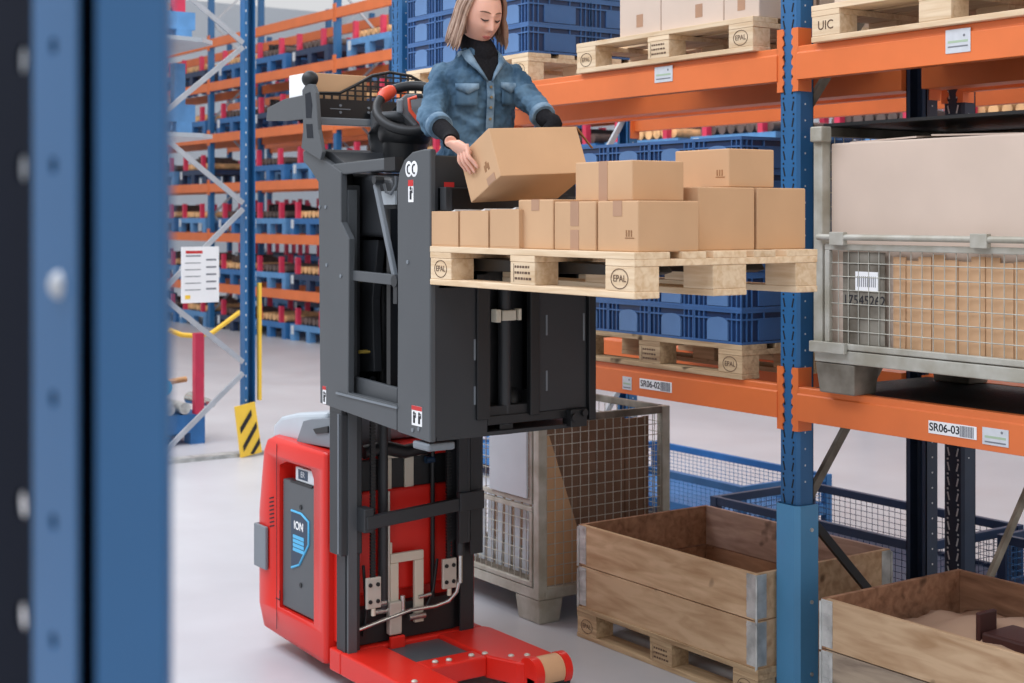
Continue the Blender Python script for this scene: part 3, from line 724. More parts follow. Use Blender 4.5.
# ---- chassis: rounded red body
def chassis():
    m = MB(); x0, x1 = -6.215, -5.515; z0, z1 = .08, .972
    # section in plan with rounded corners, lofted with lean at the rear
    def ring(z, ins, xr):
        pts = []; r = .07
        for (cx, cy, a0) in ((x1-.02, YN+.02, -90), (x1-.02, YF-.02, 0), (xr+r+ins, YF-r-ins, 90), (xr+r+ins, YN+r+ins, 180)):
            rr_ = r if cx < -5.8 else .02
            for k in range(5):
                a = math.radians(a0+k*22.5); pts.append((cx+math.cos(a)*rr_, cy+math.sin(a)*rr_, z))
        return pts
    rings = [ring(z0, .03, x0+.05), ring(z0+.02, .008, x0+.02), ring(.2, 0, x0-.005), ring(.62, 0, x0-.005), ring(.90, 0, x0+.045), ring(z1-.02, .004, x0+.07), ring(z1, .025, x0+.085)]
    n = len(rings[0]); vs = [p for r in rings for p in r]
    fs = [(i*n+j, i*n+(j+1) % n, (i+1)*n+(j+1) % n, (i+1)*n+j) for i in range(len(rings)-1) for j in range(n)]
    m.add(vs, fs, 0, True); m.add(rings[0], [tuple(range(n))[::-1]]); m.add(rings[-1], [tuple(range(n))])
    return m
ch = part(chassis(), 'chassis_cover', 'red')
# hollow for the battery hatch
cut = MB().prism([(-5.955, .225), (-5.62, .225), (-5.62, .845), (-5.65, .885), (-5.88, .885), (-5.955, .86)], 'y', YN-.1, YN+.07).build('cutter', 'red')
bm2 = ch.modifiers.new('cut', 'BOOLEAN'); bm2.object = cut; bm2.operation = 'DIFFERENCE'; bm2.solver = 'EXACT'
dg = bpy.context.evaluated_depsgraph_get(); me = bpy.data.meshes.new_from_object(ch.evaluated_get(dg))
ch.modifiers.clear(); ch.data = me; bpy.data.objects.remove(cut)
hb = part(MB().prism([(-5.95, .232), (-5.625, .232), (-5.625, .80), (-5.945, .80)], 'y', YN+.012, YN+.06), 'battery_hatch', 'truckgrey', bevel=.006)
for z in (.70, .36):
    part(MB().cyl((-5.765, YN+.013, z), (-5.765, YN+.008, z), .011, n=10), 'lock', 'black', hb)
dp = part(MB().box(-5.84, -5.66, YN+.022, YN+.06, .806, .868), 'battery_display', 'label', bevel=.004)
part(MB().box(-5.81, -5.72, YN+.0205, YN+.023, .818, .860), 'screen', 'inkblue', dp)
text_mesh('ER', .036, 'lettering', 'label', dp, (-5.765, YN+.0195, .839), (1, 0, 0), (0, 0, 1), .0003)
part(MB().bar((-5.87, YN+.02, .800), (-5.66, YN+.02, .800), .02, .012), 'handle', 'black', hb, bevel=.003)
# sticker with ION
lab = MB().prism([(-5.86, .50), (-5.86, .672), (-5.76, .672), (-5.685, .650), (-5.685, .55), (-5.78, .44), (-5.86, .42)], 'y', YN+.0105, YN+.012)
ls = part(lab, 'sticker', 'inkblue', hb)
pts = [(-5.855, .672), (-5.76, .672), (-5.688, .648), (-5.688, .55), (-5.78, .445), (-5.855, .42)]
part(MB().tube([(a, YN+.0105, b) for a, b in pts], .0055, 6, flat=1), 'blue_outline', 'cyan', ls)
text_mesh('ION', .050, 'lettering', 'white', ls, (-5.785, YN+.0095, .612), (1, 0, 0), (0, 0, 1), .0006, bold=True)
m = MB()
for k in range(4): m.box(-5.84, -5.735, YN+.0092, YN+.0105, .555-k*.019, .570-k*.019)
part(m, 'blue_bars', 'cyan', ls)
m = MB()
for k in range(8): m.obox((-6.035+k*.0006, YN-.0005, .70-k*.018), (.022, 0, .006), (0, .0012, 0), (0, 0, .003))
part(m, 'vent_slots', 'hole', ch)
part(MB().box(-5.985, -5.981, YN-.0008, YN, .12, .95), 'panel_seam', 'hole', ch)
m = MB(); m.box(-5.99, -5.95, YN-.001, YN, .255, .26); m.box(-5.955, -5.95, YN-.001, YN, .26, .30)
part(m, 'moulded_mark', 'hole', ch)
# rear corner bumper handle
part(MB().prism([(-6.20, YN+.06), (-6.185, YN-.02), (-6.06, YN-.02), (-6.06, YN-.004), (-6.17, YN-.004), (-6.182, YN+.06)], 'z', .37, .565), 'corner_handle', 'midgrey', bevel=.005)
# hood
m = MB(); m.prism(px([(276, 438), (277, 424), (284, 416), (300, 412.5), (330, 411.5), (330, 446)], 2.95), 'y', 2.93, 3.56)
part(m, 'hood', 'hood', bevel=.02, seg=3)
part(MB().prism(px([(297, 442), (304, 421), (312, 419), (332, 418), (332, 448)], 2.91), 'y', 2.905, 3.2), 'hood_insert', 'midgrey', bevel=.004)
part(MB().prism(px([(313, 429), (328, 426), (328, 433), (316, 434)], 2.90), 'y', 2.898, 2.95), 'hood_grip', 'black', bevel=.002)
# bulkhead facing the forks
part(MB().box(-5.514, -5.485, 2.90, 3.56, .17, .965), 'bulkhead', 'red', bevel=.006)
part(MB().box(-5.486, -5.455, 2.985, 3.46, .36, .80), 'bulkhead_door', 'red', bevel=.012)
part(MB().box(-5.486, -5.462, 3.04, 3.36, .38, .74), 'door_swage', 'red', bevel=.008)
part(MB().box(-5.487, -5.46, 2.99, 3.47, .80, .93), 'dark_recess', 'black', bevel=.004)
m = MB()
for y in (3.10, 3.21): m.box(-5.46, -5.448, y, y+.045, .80, .93)
m.box(-5.46, -5.45, 3.09, 3.29, .93, .945)
part(m, 'cable_clip', 'beige', bevel=.003)
m = MB(); m.tube([(-5.44, 3.0, .97), (-5.44, 3.1, .985), (-5.44, 3.2, .955), (-5.44, 3.33, .97), (-5.44, 3.42, .99)], .03, 8)
part(m, 'fabric_cover', 'black')
part(MB().box(-5.487, -5.44, 3.34, 3.47, .93, 1.0), 'red_bracket', 'red', bevel=.015)
part(MB().cyl((-5.44, 3.31, .91), (-5.44, 3.35, .91), .016, n=10), 'relay', 'inkblue')
# ---- mast: two stages of channel each side
def channel(x0, x1, y0, y1, z0, z1, open_y, t=.012):
    m = MB(); m.box(x0, x1, y0, y0+t, z0, z1) if open_y > 0 else m.box(x0, x1, y1-t, y1, z0, z1)
    ya, yb = (y0+t, y1) if open_y > 0 else (y0, y1-t)
    m.box(x0, x0+t, ya, yb, z0, z1); m.box(x1-t, x1, ya, yb, z0, z1); return m
mastr = {}
part(channel(-5.46, -5.385, 2.885, 2.955, .055, 2.10, 1), 'mast_rail', 'truckdark', bevel=.002)
part(channel(-5.46, -5.385, 3.455, 3.525, .055, 2.10, -1), 'mast_rail', 'truckdark', bevel=.002)
part(MB().box(-5.38, -5.365, 2.89, 2.93, .09, 2.08), 'inner_rail_strip', 'truckgrey')
part(channel(-5.48, -5.375, 2.862, 2.884, .56, 2.08, 1, .01), 'moving_mast_rail', 'truckdark', bevel=.002)
part(channel(-5.38, -5.32, 3.465, 3.53, .50, 2.08, -1), 'moving_mast_rail', 'truckdark', bevel=.002)
part(channel(-5.38, -5.30, 3.395, 3.45, .56, 2.08, -1), 'inner_mast_rail', 'truckdark', bevel=.002)
part(MB().box(-5.475, -5.372, 2.858, 2.96, .56, 1.15), 'mast_cover', 'truckdark', bevel=.006)
part(MB().cyl((-5.39, 2.857, .57), (-5.39, 2.857, 1.15), .005, n=8), 'cover_edge', 'midgrey')
# cross bar
m = MB(); m.bar((-5.31, 2.94, .70), (-5.31, 3.50, .735), .03, .055); m.box(-5.375, -5.30, 2.93, 2.975, .66, .76); m.box(-5.318, -5.285, 3.39, 3.515, .70, .78)
part(m, 'mast_cross_bar', 'truckdark', bevel=.004)
# chains with plates
for y, zb in ((3.00, .46), (3.375, .49)):
    m = MB(); z = zb
    while z < 1.30:
        m.box(-5.365, -5.35, y-.011, y+.011, z, z+.010); m.box(-5.362, -5.353, y-.008, y+.008, z+.010, z+.014); z += .014
    part(m, 'lift_chain', 'truckblack')
    a = part(MB().box(-5.36, -5.345, y-.035, y+.035, zb-.13, zb+.0), 'chain_anchor', 'zinc', bevel=.004)
    m = MB()
    for dy in (-.018, .018):
        for dz in (-.10, -.03): m.cyl((-5.346, y+dy, zb+dz), (-5.340, y+dy, zb+dz), .009, n=8)
    part(m, 'bolt', 'black', a)
    part(MB().cyl((-5.352, y, zb-.16), (-5.352, y, zb-.13), .010, n=8), 'chain_bolt', 'beige', a)
# hydraulic cylinders, hoses
part(MB().cyl((-5.42, 3.085, .30), (-5.42, 3.085, 1.75), .022, n=14), 'lift_cylinder', 'truckdark')
part(MB().cyl((-5.44, 3.345, .25), (-5.44, 3.345, 1.3), .010, n=10), 'hydraulic_hose', 'black')
m = MB(); m.cyl((-5.34, 3.425, .50), (-5.34, 3.425, 1.15), .018, n=12); part(m, 'ram', 'truckdark')
part(MB().cyl((-5.34, 3.425, .38), (-5.34, 3.425, .52), .010, n=10), 'ram_rod', 'chrome')
m = MB()
m.box(-5.425, -5.405, 3.115, 3.155, .22, .49); m.box(-5.425, -5.405, 3.235, 3.28, .22, .49); m.box(-5.425, -5.405, 3.115, 3.28, .49, .53); m.box(-5.42, -5.408, 3.10, 3.125, .53, .58)
part(m, 'hose_bracket', 'beige', bevel=.004)
part(MB().cyl((-5.41, 3.108, .30), (-5.41, 3.108, .80), .006, n=8), 'hydraulic_pipe', 'zinc')
pts = [(-5.40, 2.95, .235), (-5.39, 3.06, .26), (-5.385, 3.2, .285), (-5.38, 3.32, .285), (-5.37, 3.385, .30), (-5.355, 3.415, .34), (-5.345, 3.425, .40)]
part(MB().tube(pts, .009, 8), 'steel_pipe', 'chrome')
m = MB(); m.box(-5.42, -5.385, 3.10, 3.16, .19, .33); part(m, 'valve_plate', 'zinc', bevel=.006)
for a_, b_, r_ in (((-5.41, 3.03, .33), (-5.41, 3.09, .33), .016), ((-5.41, 3.03, .295), (-5.41, 3.10, .295), .013), ((-5.40, 3.2, .25), (-5.40, 3.28, .25), .014), ((-5.40, 3.17, .27), (-5.40, 3.17, .35), .011), ((-5.40, 3.25, .33), (-5.40, 3.31, .335), .009)): part(MB().cyl(a_, b_, r_, n=10), 'pipe_fitting', 'chrome')
m = MB(); m.tube([(-5.42, 3.22, .24), (-5.41, 3.29, .27), (-5.41, 3.33, .35), (-5.41, 3.35, .48)], .007, 6); m.tube([(-5.42, 2.99, .2), (-5.41, 3.0, .3), (-5.41, 2.985, .5)], .007, 6); m.box(-5.48, -5.43, 2.97, 3.45, .16, .31)
part(m, 'black_hose', 'black')
# ---- red base with straddle arms
m = MB(); zt = .155; zb = .06
def slab(pl, a, b, mt=0): m.prism(pl, 'z', a, b, mt)
slab([(-5.50, 2.87), (-5.40, 2.87), (-5.40, 3.58), (-5.50, 3.58)], zb, zt)
slab([(-5.40, 2.87), (-4.60, 2.87), (-4.60, 3.07), (-5.40, 3.07)], zb, zt)
slab([(-5.40, 3.35), (-5.02, 3.35), (-4.88, 3.40), (-4.84, 3.43), (-4.84, 3.60), (-5.36, 3.60), (-5.40, 3.58)], zb, zt)
slab([(-5.13, 3.07), (-5.02, 3.07), (-5.02, 3.35), (-5.13, 3.35)], zb+.01, zt-.004)
base = part(m, 'base_frame', 'redbase', bevel=.008)
part(MB().box(-5.398, -5.132, 3.072, 3.348, .128, .136), 'well_plate', 'truckgrey', base)
part(MB().box(-5.395, -5.375, 3.10, 3.17, zt-.02, zt+.03), 'stop_lug', 'redbase', base, bevel=.004)
m = MB()
for (x, y) in ((-5.07, 3.13), (-5.06, 3.19), (-5.06, 3.30), (-5.05, 3.36), (-4.96, 3.43), (-4.93, 3.49), (-4.70, 2.93), (-4.9, 2.93)): part(MB().ball((x, y, zt), (.014, .014, .008), 10, 6), 'bolt', 'zinc', base)
# roller at the end of the far arm
wr = part(MB().box(-4.838, -4.775, 3.42, 3.60, .03, .105), 'wheel_fork', 'truckblack', base, bevel=.006)
m = MB(); m.cyl((-4.825, 3.46, .115), (-4.825, 3.565, .115), .062, n=24); part(m, 'load_wheel', 'tanwheel' if 'tanwheel' in M else 'beige', base, bevel=.006)
m = MB(); m.cyl((-4.825, 3.566, .115), (-4.825, 3.60, .115), .066, n=24); part(m, 'wheel_cheek', 'redbase', base, bevel=.006); part(MB().cyl((-4.825, 3.42, .115), (-4.825, 3.459, .115), .066, n=24), 'wheel_cheek', 'redbase', base, bevel=.006)
part(MB().cyl((-4.66, 2.90, .04), (-4.66, 3.0, .04), .04, n=20), 'wheel', 'black', base); part(MB().cyl((-4.98, 3.43, .04), (-4.98, 3.55, .04), .04, n=20), 'wheel', 'black', base)
part(MB().cyl((-5.85, 3.25, .1), (-5.85, 3.35, .1), .1, n=24), 'drive_wheel', 'black'); part(MB().cyl((-6.0, 3.05, .07), (-6.0, 3.10, .07), .07, n=20), 'castor_wheel', 'black')
# ================================================================ cabin
def nearplate(pts, name, mat, Y=YN, th=.03, bevel=.004, par=None): return part(MB().prism(px(pts, Y), 'y', Y, Y+th), name, mat, par, bevel)
# left (rear) column with its slanted head
lc = nearplate([(303, 152), (307, 149), (318, 155), (341, 172), (341, 222), (349, 239), (348, 393), (396.6, 405), (396.6, 430.8), (320, 403), (318.5, 205), (318, 182), (309, 168), (303, 161)], 'side_panel', 'truckgrey')
# right column towards the forks, rounded shoulder
rc = nearplate([(397, 409), (397.5, 300), (397, 188), (399, 172), (404, 160), (412, 152), (424, 149), (430, 149), (430, 443), (397, 432)], 'side_panel', 'truckgrey', th=.028, bevel=.006)
part(MB().prism(px([(320, 402), (430, 442), (430, 438), (320, 399)], YN), 'y', YN+.03, YF-.02), 'cabin_floor', 'truckdark')
part(MB().prism([(-5.56, 1.19), (-4.68, 1.19), (-4.68, 1.235), (-5.56, 1.235)], 'y', YN+.03, YF-.02), 'standing_platform', 'black')
nearplate([(348, 375), (397, 388), (397, 406), (348, 392)], 'door_sill', 'truckgrey', Y=YN+.05, th=.02)
part(MB().prism(px([(336, 394), (397, 409), (397, 407), (336, 392)], YN-.004), 'y', YN-.006, YN), 'sill_edge', 'midgrey')
# back wall and interior, dark
part(MB().box(-5.56, -5.53, YN+.03, YF, 1.235, 2.10), 'cabin_back', 'truckblack', bevel=.004)
part(MB().box(-5.53, -4.69, YF-.03, YF, 1.235, 1.98), 'far_side_panel', 'truckblack', bevel=.004)
part(MB().box(-5.10, -5.07, YN+.06, YF-.05, 1.235, 2.0), 'inner_wall', 'truckblack')
part(MB().prism(px([(344, 172), (390, 178), (396, 200), (397, 238), (346, 236)], YN+.12), 'y', YN+.12, YN+.5), 'seat_pod', 'truckdark', bevel=.02, seg=3)
part(MB().prism(px([(360, 240), (378, 240), (372, 300), (374, 372), (356, 372), (356, 290)], YN+.14), 'y', YN+.14, YN+.18), 'inner_column', 'truckdark', bevel=.004)
m = MB()
for (a, b) in ((356, 280), (356, 352), (369, 281)):
    v = at(a+5, b, Y=YN+.09); m.cyl((v.x, v.y-.01, v.z), (v.x, v.y+.03, v.z), .008, n=8); m.cyl((v.x+.02, v.y-.01, v.z), (v.x+.02, v.y+.03, v.z), .006, n=8)
part(m, 'brass_fitting', 'yellowmetal' if 'yellowmetal' in M else 'zinc')
# side gate: top bar, diagonal, lower bar
def pb(a, b, Y): return at(a, b, Y=Y)
m = MB(); m.bar(pb(333, 170, YN+.02), pb(397, 163, YN+.02), .03, .048)
gb = part(m, 'gate_top_bar', 'truckgrey', bevel=.006)
part(MB().bar(pb(388, 164.5, YN+.018), pb(399, 163.5, YN+.018), .036, .052), 'bar_sleeve', 'black', gb)
part(MB().bar(pb(376, 184, YN+.04), pb(395, 276, YN+.04), .02, .024), 'gate_strut', 'midgrey', bevel=.004)
part(MB().bar(pb(350, 275, YN+.03), pb(397, 280, YN+.03), .024, .042), 'gate_lower_bar', 'truckgrey', bevel=.004)
m = MB(); v = pb(376, 180, YN+.03); m.cyl((v.x, v.y-.01, v.z), (v.x, v.y+.03, v.z), .017, n=14); part(m, 'hinge', 'truckdark'); m = MB(); v = pb(396, 281, YN+.02); m.cyl((v.x, v.y-.01, v.z), (v.x, v.y+.03, v.z), .024, n=12); m.box(v.x-.015, v.x+.015, v.y-.005, v.y+.02, v.z-.09, v.z)
part(m, 'hinge', 'truckdark', bevel=.002)
vs = [at(384, 184, Y=YN+.08), at(386, 192, Y=YN+.08), at(391, 194, Y=YN+.08), at(396, 185, Y=YN+.08), at(396, 176, Y=YN+.08)]
part(MB().tube(vs, .006, 8), 'curly_cable', 'midgrey')
v = at(388, 196, Y=YN+.09); part(MB().box(v.x-.055, v.x+.055, v.y, v.y+.01, v.z-.035, v.z+.02), 'info_sticker', 'hood')
# fork side wall of the cabin (faces +x)
XF = -4.67
def fy(pxx, py): v = at(pxx, py, X=XF); return v
part(MB().box(XF-.03, XF, 2.865, 3.12, 1.135, 2.20), 'fork_side_panel', 'truckdark', bevel=.004)
part(MB().box(XF-.03, XF, 3.325, 3.60, 1.20, 2.05), 'fork_side_panel', 'truckdark', bevel=.004)
part(MB().box(XF-.012, XF+.012, 3.065, 3.125, 1.19, 1.75), 'guide_post', 'truckblack', bevel=.003)
part(MB().box(XF-.012, XF+.012, 3.315, 3.36, 1.19, 1.75), 'guide_post', 'truckblack', bevel=.003)
part(MB().box(XF-.012, XF+.018, 3.60, 3.635, 1.15, 1.75), 'corner_edge', 'truckblack', bevel=.003)
part(MB().box(XF-.09, XF-.07, 3.12, 3.33, 1.20, 1.75), 'mast_back_plate', 'truckblack')
part(MB().cyl((XF-.035, 3.222, 1.16), (XF-.035, 3.222, 1.72), .026, n=20), 'free_lift_cylinder', 'truckdark')
part(MB().box(XF-.06, XF-.02, 3.19, 3.255, 1.12, 1.19), 'cylinder_foot', 'truckblack', bevel=.004)
m = MB(); m.box(XF-.03, XF+.0, 3.19, 3.255, 1.565, 1.605); m.box(XF-.03, XF+.008, 3.155, 3.178, 1.56, 1.61); m.box(XF-.03, XF+.008, 3.262, 3.275, 1.565, 1.61)
part(m, 'cylinder_clamp', 'beige', bevel=.003)
part(MB().box(XF-.05, XF+.0, 3.12, 3.60, 1.165, 1.20), 'lower_cross_member', 'truckblack', bevel=.003)
m = MB(); m.box(XF-.03, XF+.03, 3.50, 3.58, 1.13, 1.20); m.cyl((XF+.03, 3.51, 1.17), (XF+.045, 3.51, 1.17), .016, n=10); m.cyl((XF+.03, 3.56, 1.185), (XF+.045, 3.56, 1.185), .014, n=10)
part(m, 'latch_block', 'black', bevel=.003)
for (y, za, zb_) in ((3.06, 1.42, 1.50), (3.06, 1.25, 1.32), (3.40, 1.50, 1.58), (3.40, 1.28, 1.36), (3.585, 1.47, 1.58)): part(MB().box(XF, XF+.002, y-.004, y+.004, za, zb_), 'weld_mark', 'midgrey')
# upper part: operator shelf and lift bracket above the pallet
part(MB().box(XF-.06, XF-.002, 3.065, 3.55, 2.03, 2.17), 'front_console', 'truckblack', bevel=.01)
part(MB().box(XF-.01, XF+.01, 3.12, 3.50, 1.88, 2.06), 'fork_carriage', 'truckblack', bevel=.004)
part(MB().box(XF+.0, XF+.055, 2.895, 2.925, 1.99, 2.08), 'lift_bracket', 'truckdark', bevel=.003)
part(MB().box(XF-.02, XF+.02, 2.895, 3.15, 1.87, 2.08), 'lift_bracket', 'truckblack', bevel=.004)
v = at(432, 203, Y=2.89); part(MB().cyl((v.x+.012, 2.896, v.z), (v.x+.012, 2.885, v.z), .014, n=14), 'release_button', 'beige')
v = at(449, 187, X=XF); m = MB(); m.box(XF-.001, XF+.002, v.y-.022, v.y+.022, v.z-.018, v.z+.018)
rs = part(m, 'red_warning_sticker', 'stickred')
# forks inside the pallet
for y in (2.865+.115, 2.865+.53):
    m = MB(); m.prism([(XF, 1.79), (XF, 1.765), (-3.62, 1.78), (-3.58, 1.79), (-3.6, 1.814), (XF, 1.814)], 'y', y, y+.13); m.box(XF-.04, XF-.001, y, y+.13, 1.775, 2.0)
    part(m, 'fork', 'truckblack', bevel=.003)
part(MB().box(-4.72, XF-.0, 2.9, 3.55, 1.70, 1.84), 'fork_yoke', 'truckblack')
# stickers on the near side
def stk(px_, py_, wd, ht, Y, par, top=.28):
    v = at(px_, py_, Y=Y); s_ = part(MB().box(v.x-wd/2, v.x+wd/2, Y-.001, Y, v.z-ht/2, v.z+ht/2), 'warning_sticker', 'white', par)
    part(MB().box(v.x-wd/2, v.x+wd/2, Y-.002, Y-.001, v.z+ht*(.5-top), v.z+ht/2), 'red_band', 'stickred', s_)
    m = MB(); n_ = 2 if wd > .07 else 1
    for k in range(n_):
        cx = v.x+(k-.5*(n_-1))*wd*.5; m.box(cx-.008, cx+.006, Y-.0018, Y-.001, v.z-ht*.38, v.z+ht*.02); m.ball((cx-.002, Y-.0015, v.z+ht*.12), (.007, .0006, .007), 8, 6); m.box(cx+.008, cx+.013, Y-.0018, Y-.001, v.z-ht*.1, v.z+ht*.15)
    part(m, 'pictogram', 'ink', s_)
stk(411, 191, .038, .085, YN, rc); stk(324.5, 395, .030, .075, YN, lc, .2); stk(417, 416, .075, .075, YN, rc, .22)
v = at(411.5, 169, Y=YN)
m = MB()
for dx in (-.02, .02):
    m.ball((v.x+dx, YN-.0005, v.z), (.026, .001, .031), 16, 8)
hs = part(m, 'round_sticker', 'white', rc)
m = MB()
for dx in (-.016, .022): m.tube([(v.x+dx+math.cos(a)*.012, YN-.002, v.z+math.sin(a)*.017) for a in [math.radians(60+k*24) for k in range(11)]], .003, 5)
part(m, 'curved_marks', 'ink', hs)
m = MB()
for (a, b) in ((320, 207), (326, 207), (327, 265), (413, 430), (419, 429), (341, 276), (408, 262)):
    v = at(a, b, Y=YN); part(MB().cyl((v.x, YN-.004, v.z), (v.x, YN, v.z), .008, n=10), 'bolt', 'midgrey')
part(MB().box(-4.80, -4.68, YN+.0, YN+.12, 1.085, 1.115), 'bump_stop', 'midgrey', bevel=.008)
# upright handle post with ball knob
hp = nearplate([(302, 90), (306, 84), (312, 84), (315.5, 93), (318, 130), (322, 152), (320, 160), (301, 148), (303, 130)], 'handle_post', 'midgrey2' if 'midgrey2' in M else 'truckgrey', Y=YN-.02, th=.02, bevel=.003)
nearplate([(305, 94), (310, 92), (312, 105), (311, 118), (306, 118)], 'slot', 'hole', Y=YN-.0215, th=.003, bevel=0, par=hp)
nearplate([(306, 124), (312, 124), (313, 138), (307, 138)], 'slot', 'hole', Y=YN-.0215, th=.003, bevel=0, par=hp)
v = at(310, 79, Y=YN); part(MB().ball((v.x, YN, v.z), .036, 18, 12), 'ball_knob', 'black'); part(MB().cyl((v.x, YN, v.z-.06), (v.x, YN, v.z-.02), .012, n=10), 'knob_stem', 'black')
# rear shelf: grey tray, arched perforated guard
XS = -5.70
ya, yb = 2.90, 3.50
tray = part(MB().box(XS-.36, XS+.0, YN+.012, 3.50, 2.45, 2.468), 'rear_tray', 'truckgrey', bevel=.006)
part(MB().prism(px([(267, 108), (284, 99), (303, 95), (303, 119), (285, 121), (266, 121)], YN), 'y', YN, YN+.012), 'tray_side', 'truckgrey', bevel=.003)
part(MB().box(XS-.005, XS+.035, YN, 3.52, 2.368, 2.40), 'tray_rail', 'midgrey', bevel=.004)
prof = [(2.90, 2.40), (3.52, 2.40), (3.52, 2.50), (3.46, 2.57), (3.38, 2.605), (3.27, 2.615), (3.18, 2.595), (3.10, 2.55), (3.02, 2.51), (2.90, 2.505)]
# perforated: strips between openings
def top_at(y):
    pts = sorted([(a, b) for a, b in prof[2:]]);
    for (a, b), (c, d_) in zip(pts, pts[1:]):
        if a <= y <= c and c > a: return b+(d_-b)*(y-a)/(c-a)
    return 2.505
m = MB(); x0, x1 = XS+.012, XS+.018
m.box(x0, x1, 2.90, 3.52, 2.40, 2.475)
y = 2.90
while y < 3.515:
    z1 = top_at(min(y+.004, 3.51)); m.box(x0, x1, y, y+.008, 2.475, z1); y += .0385
z = 2.475
while z < 2.61:
    ys = [yy*.005+2.90 for yy in range(125) if top_at(yy*.005+2.90) > z+.006]
    if ys: m.box(x0-.0005, x1+.0005, min(ys), max(ys), z, z+.007)
    z += .0225
m.tube([(XS+.015, a, b) for a, b in sorted(prof[2:])], .007, 6)
part(m, 'perforated_guard', 'truckblack')
m = MB()
for (y, zz_) in ((3.02, 2.455), (3.02, 2.425), (3.16, 2.45), (3.16, 2.43)): m.cyl((XS+.018, y, zz_), (XS+.023, y, zz_), .006, n=8)
m.box(XS+.018, XS+.021, 2.97, 3.07, 2.438, 2.442)
part(m, 'screw', 'midgrey')
# carton on the rear tray is a thing of its own
c = empty('carton', (-5.80, 3.0, 2.469), 'white-ended brown carton lying on the rear tray of the truck', 'cardboard box')
MB().box(-5.885, -5.712, 2.875, 3.17, 2.469, 2.595).build('box_body', 'card', c, bevel=.003)
MB().box(-5.884, -5.714, 2.8735, 2.8745, 2.471, 2.593).build('white_end_label', 'white', c)
# cabin top ledge near post
part(MB().prism(px([(318, 155), (340, 168), (352, 172), (352, 165), (335, 152), (320, 149)], YN+.05), 'y', YN+.03, YF-.1), 'cabin_ledge', 'truckdark', bevel=.004)
part(MB().box(-5.56, -5.49, 2.92, 2.98, 2.0, 2.16), 'inner_post', 'truckblack', bevel=.004)
# ---- steering pod
sw = Vector(at(413, 108, Y=3.12))
def pod():
    m = MB(); rings = []
    # bulbous column, rising from the back wall towards the operator
    ctr = [(at(392, 165, Y=3.2), .07, .10), (at(388, 150, Y=3.2), .085, .11), (at(390, 137, Y=3.2), .11, .12), (at(398, 128, Y=3.18), .115, .12), (at(408, 118, Y=3.16), .10, .11), (at(416, 106, Y=3.15), .07, .09), (at(419, 98, Y=3.15), .03, .04)]
    n = 20; vs = []
    for (c, a, b) in ctr:
        for k in range(n):
            th = 2*math.pi*k/n; vs.append(Vector(c)+Vector((SA, CA, 0))*math.cos(th)*a*.9+Vector((-CA*.8, SA*.8, -.5 if c.z > 2.2 else 0))*math.sin(th)*b*.8)
    L_ = len(ctr); fs = [(i*n+j, i*n+(j+1) % n, (i+1)*n+(j+1) % n, (i+1)*n+j) for i in range(L_-1) for j in range(n)]
    m.add(vs, fs, 0, True); m.add(vs[:n], [tuple(range(n))[::-1]]); m.add(vs[-n:], [tuple(range(n))])
    return m
pd = part(pod(), 'steering_column', 'truckdark')
part(MB().obox(at(376, 145, Y=3.2), RGT*.02, FWD*.06, UPV*.15), 'column_side', 'truckgrey', bevel=.01)
cb_ = at(405, 133, Y=3.2); part(MB().ball(cb_, (.125, .115, .085), 24, 16), 'column_bulb', 'truckblack')
part(MB().cyl(cb_-UPV*.17, cb_-UPV*.03, .085, .10, n=24), 'column_base', 'truckblack')
# wheel ring lies in a tilted plane facing up and to the operator
wc = Vector(at(413, 108, Y=3.12)); dw = wc.dot(FWD)
u1 = RGT; u2 = (UPV*.74+FWD*.67); nrm = (UPV*.67-FWD*.74)
def rp(a, k=1): return wc+u1*math.cos(a)*.150*k+u2*math.sin(a)*.135*k
ring = [rp(2*math.pi*i/44) for i in range(44)]
part(MB().tube(ring, .021, 12, closed=True), 'steering_wheel', 'black')
part(MB().tube([rp(math.radians(d_)) for d_ in (122, 130, 140, 150, 158)], [.018, .028, .030, .028, .018], 14), 'steering_knob', 'accent')
part(MB().tube([rp(math.radians(200), .95), rp(math.radians(215), .6), wc-nrm*.05], [.015, .02, .03], 10), 'wheel_spoke', 'truckgrey')
hub = MB(); hb_ = [at(a, b, d=dw-.03+(c_)) for a, b, c_ in ((397, 100, 0), (406, 93, .03), (426, 93, .03), (436, 108, 0), (432, 128, -.03), (414, 127, -.04), (402, 114, -.03))]
hb2 = [p+FWD*.09-UPV*.03 for p in hb_]; n = 7
hub.add(hb_+hb2, [tuple(range(n)), tuple(range(n, 2*n))[::-1]]+[(i, n+i, n+(i+1) % n, (i+1) % n) for i in range(n)])
part(hub, 'control_head', 'truckgrey', bevel=.012, seg=3)
tr = [at(a, b, d=dw-.075) for a, b in ((417, 97), (409, 99), (410, 110), (416, 118), (423, 126))]
part(MB().tube([Vector(p) for p in tr], .008, 8), 'red_trim', 'accent')
part(MB().obox(at(400, 106, d=dw-.06), RGT*.014, UPV*.030, FWD*.008), 'control_lever', 'midgrey', bevel=.008)
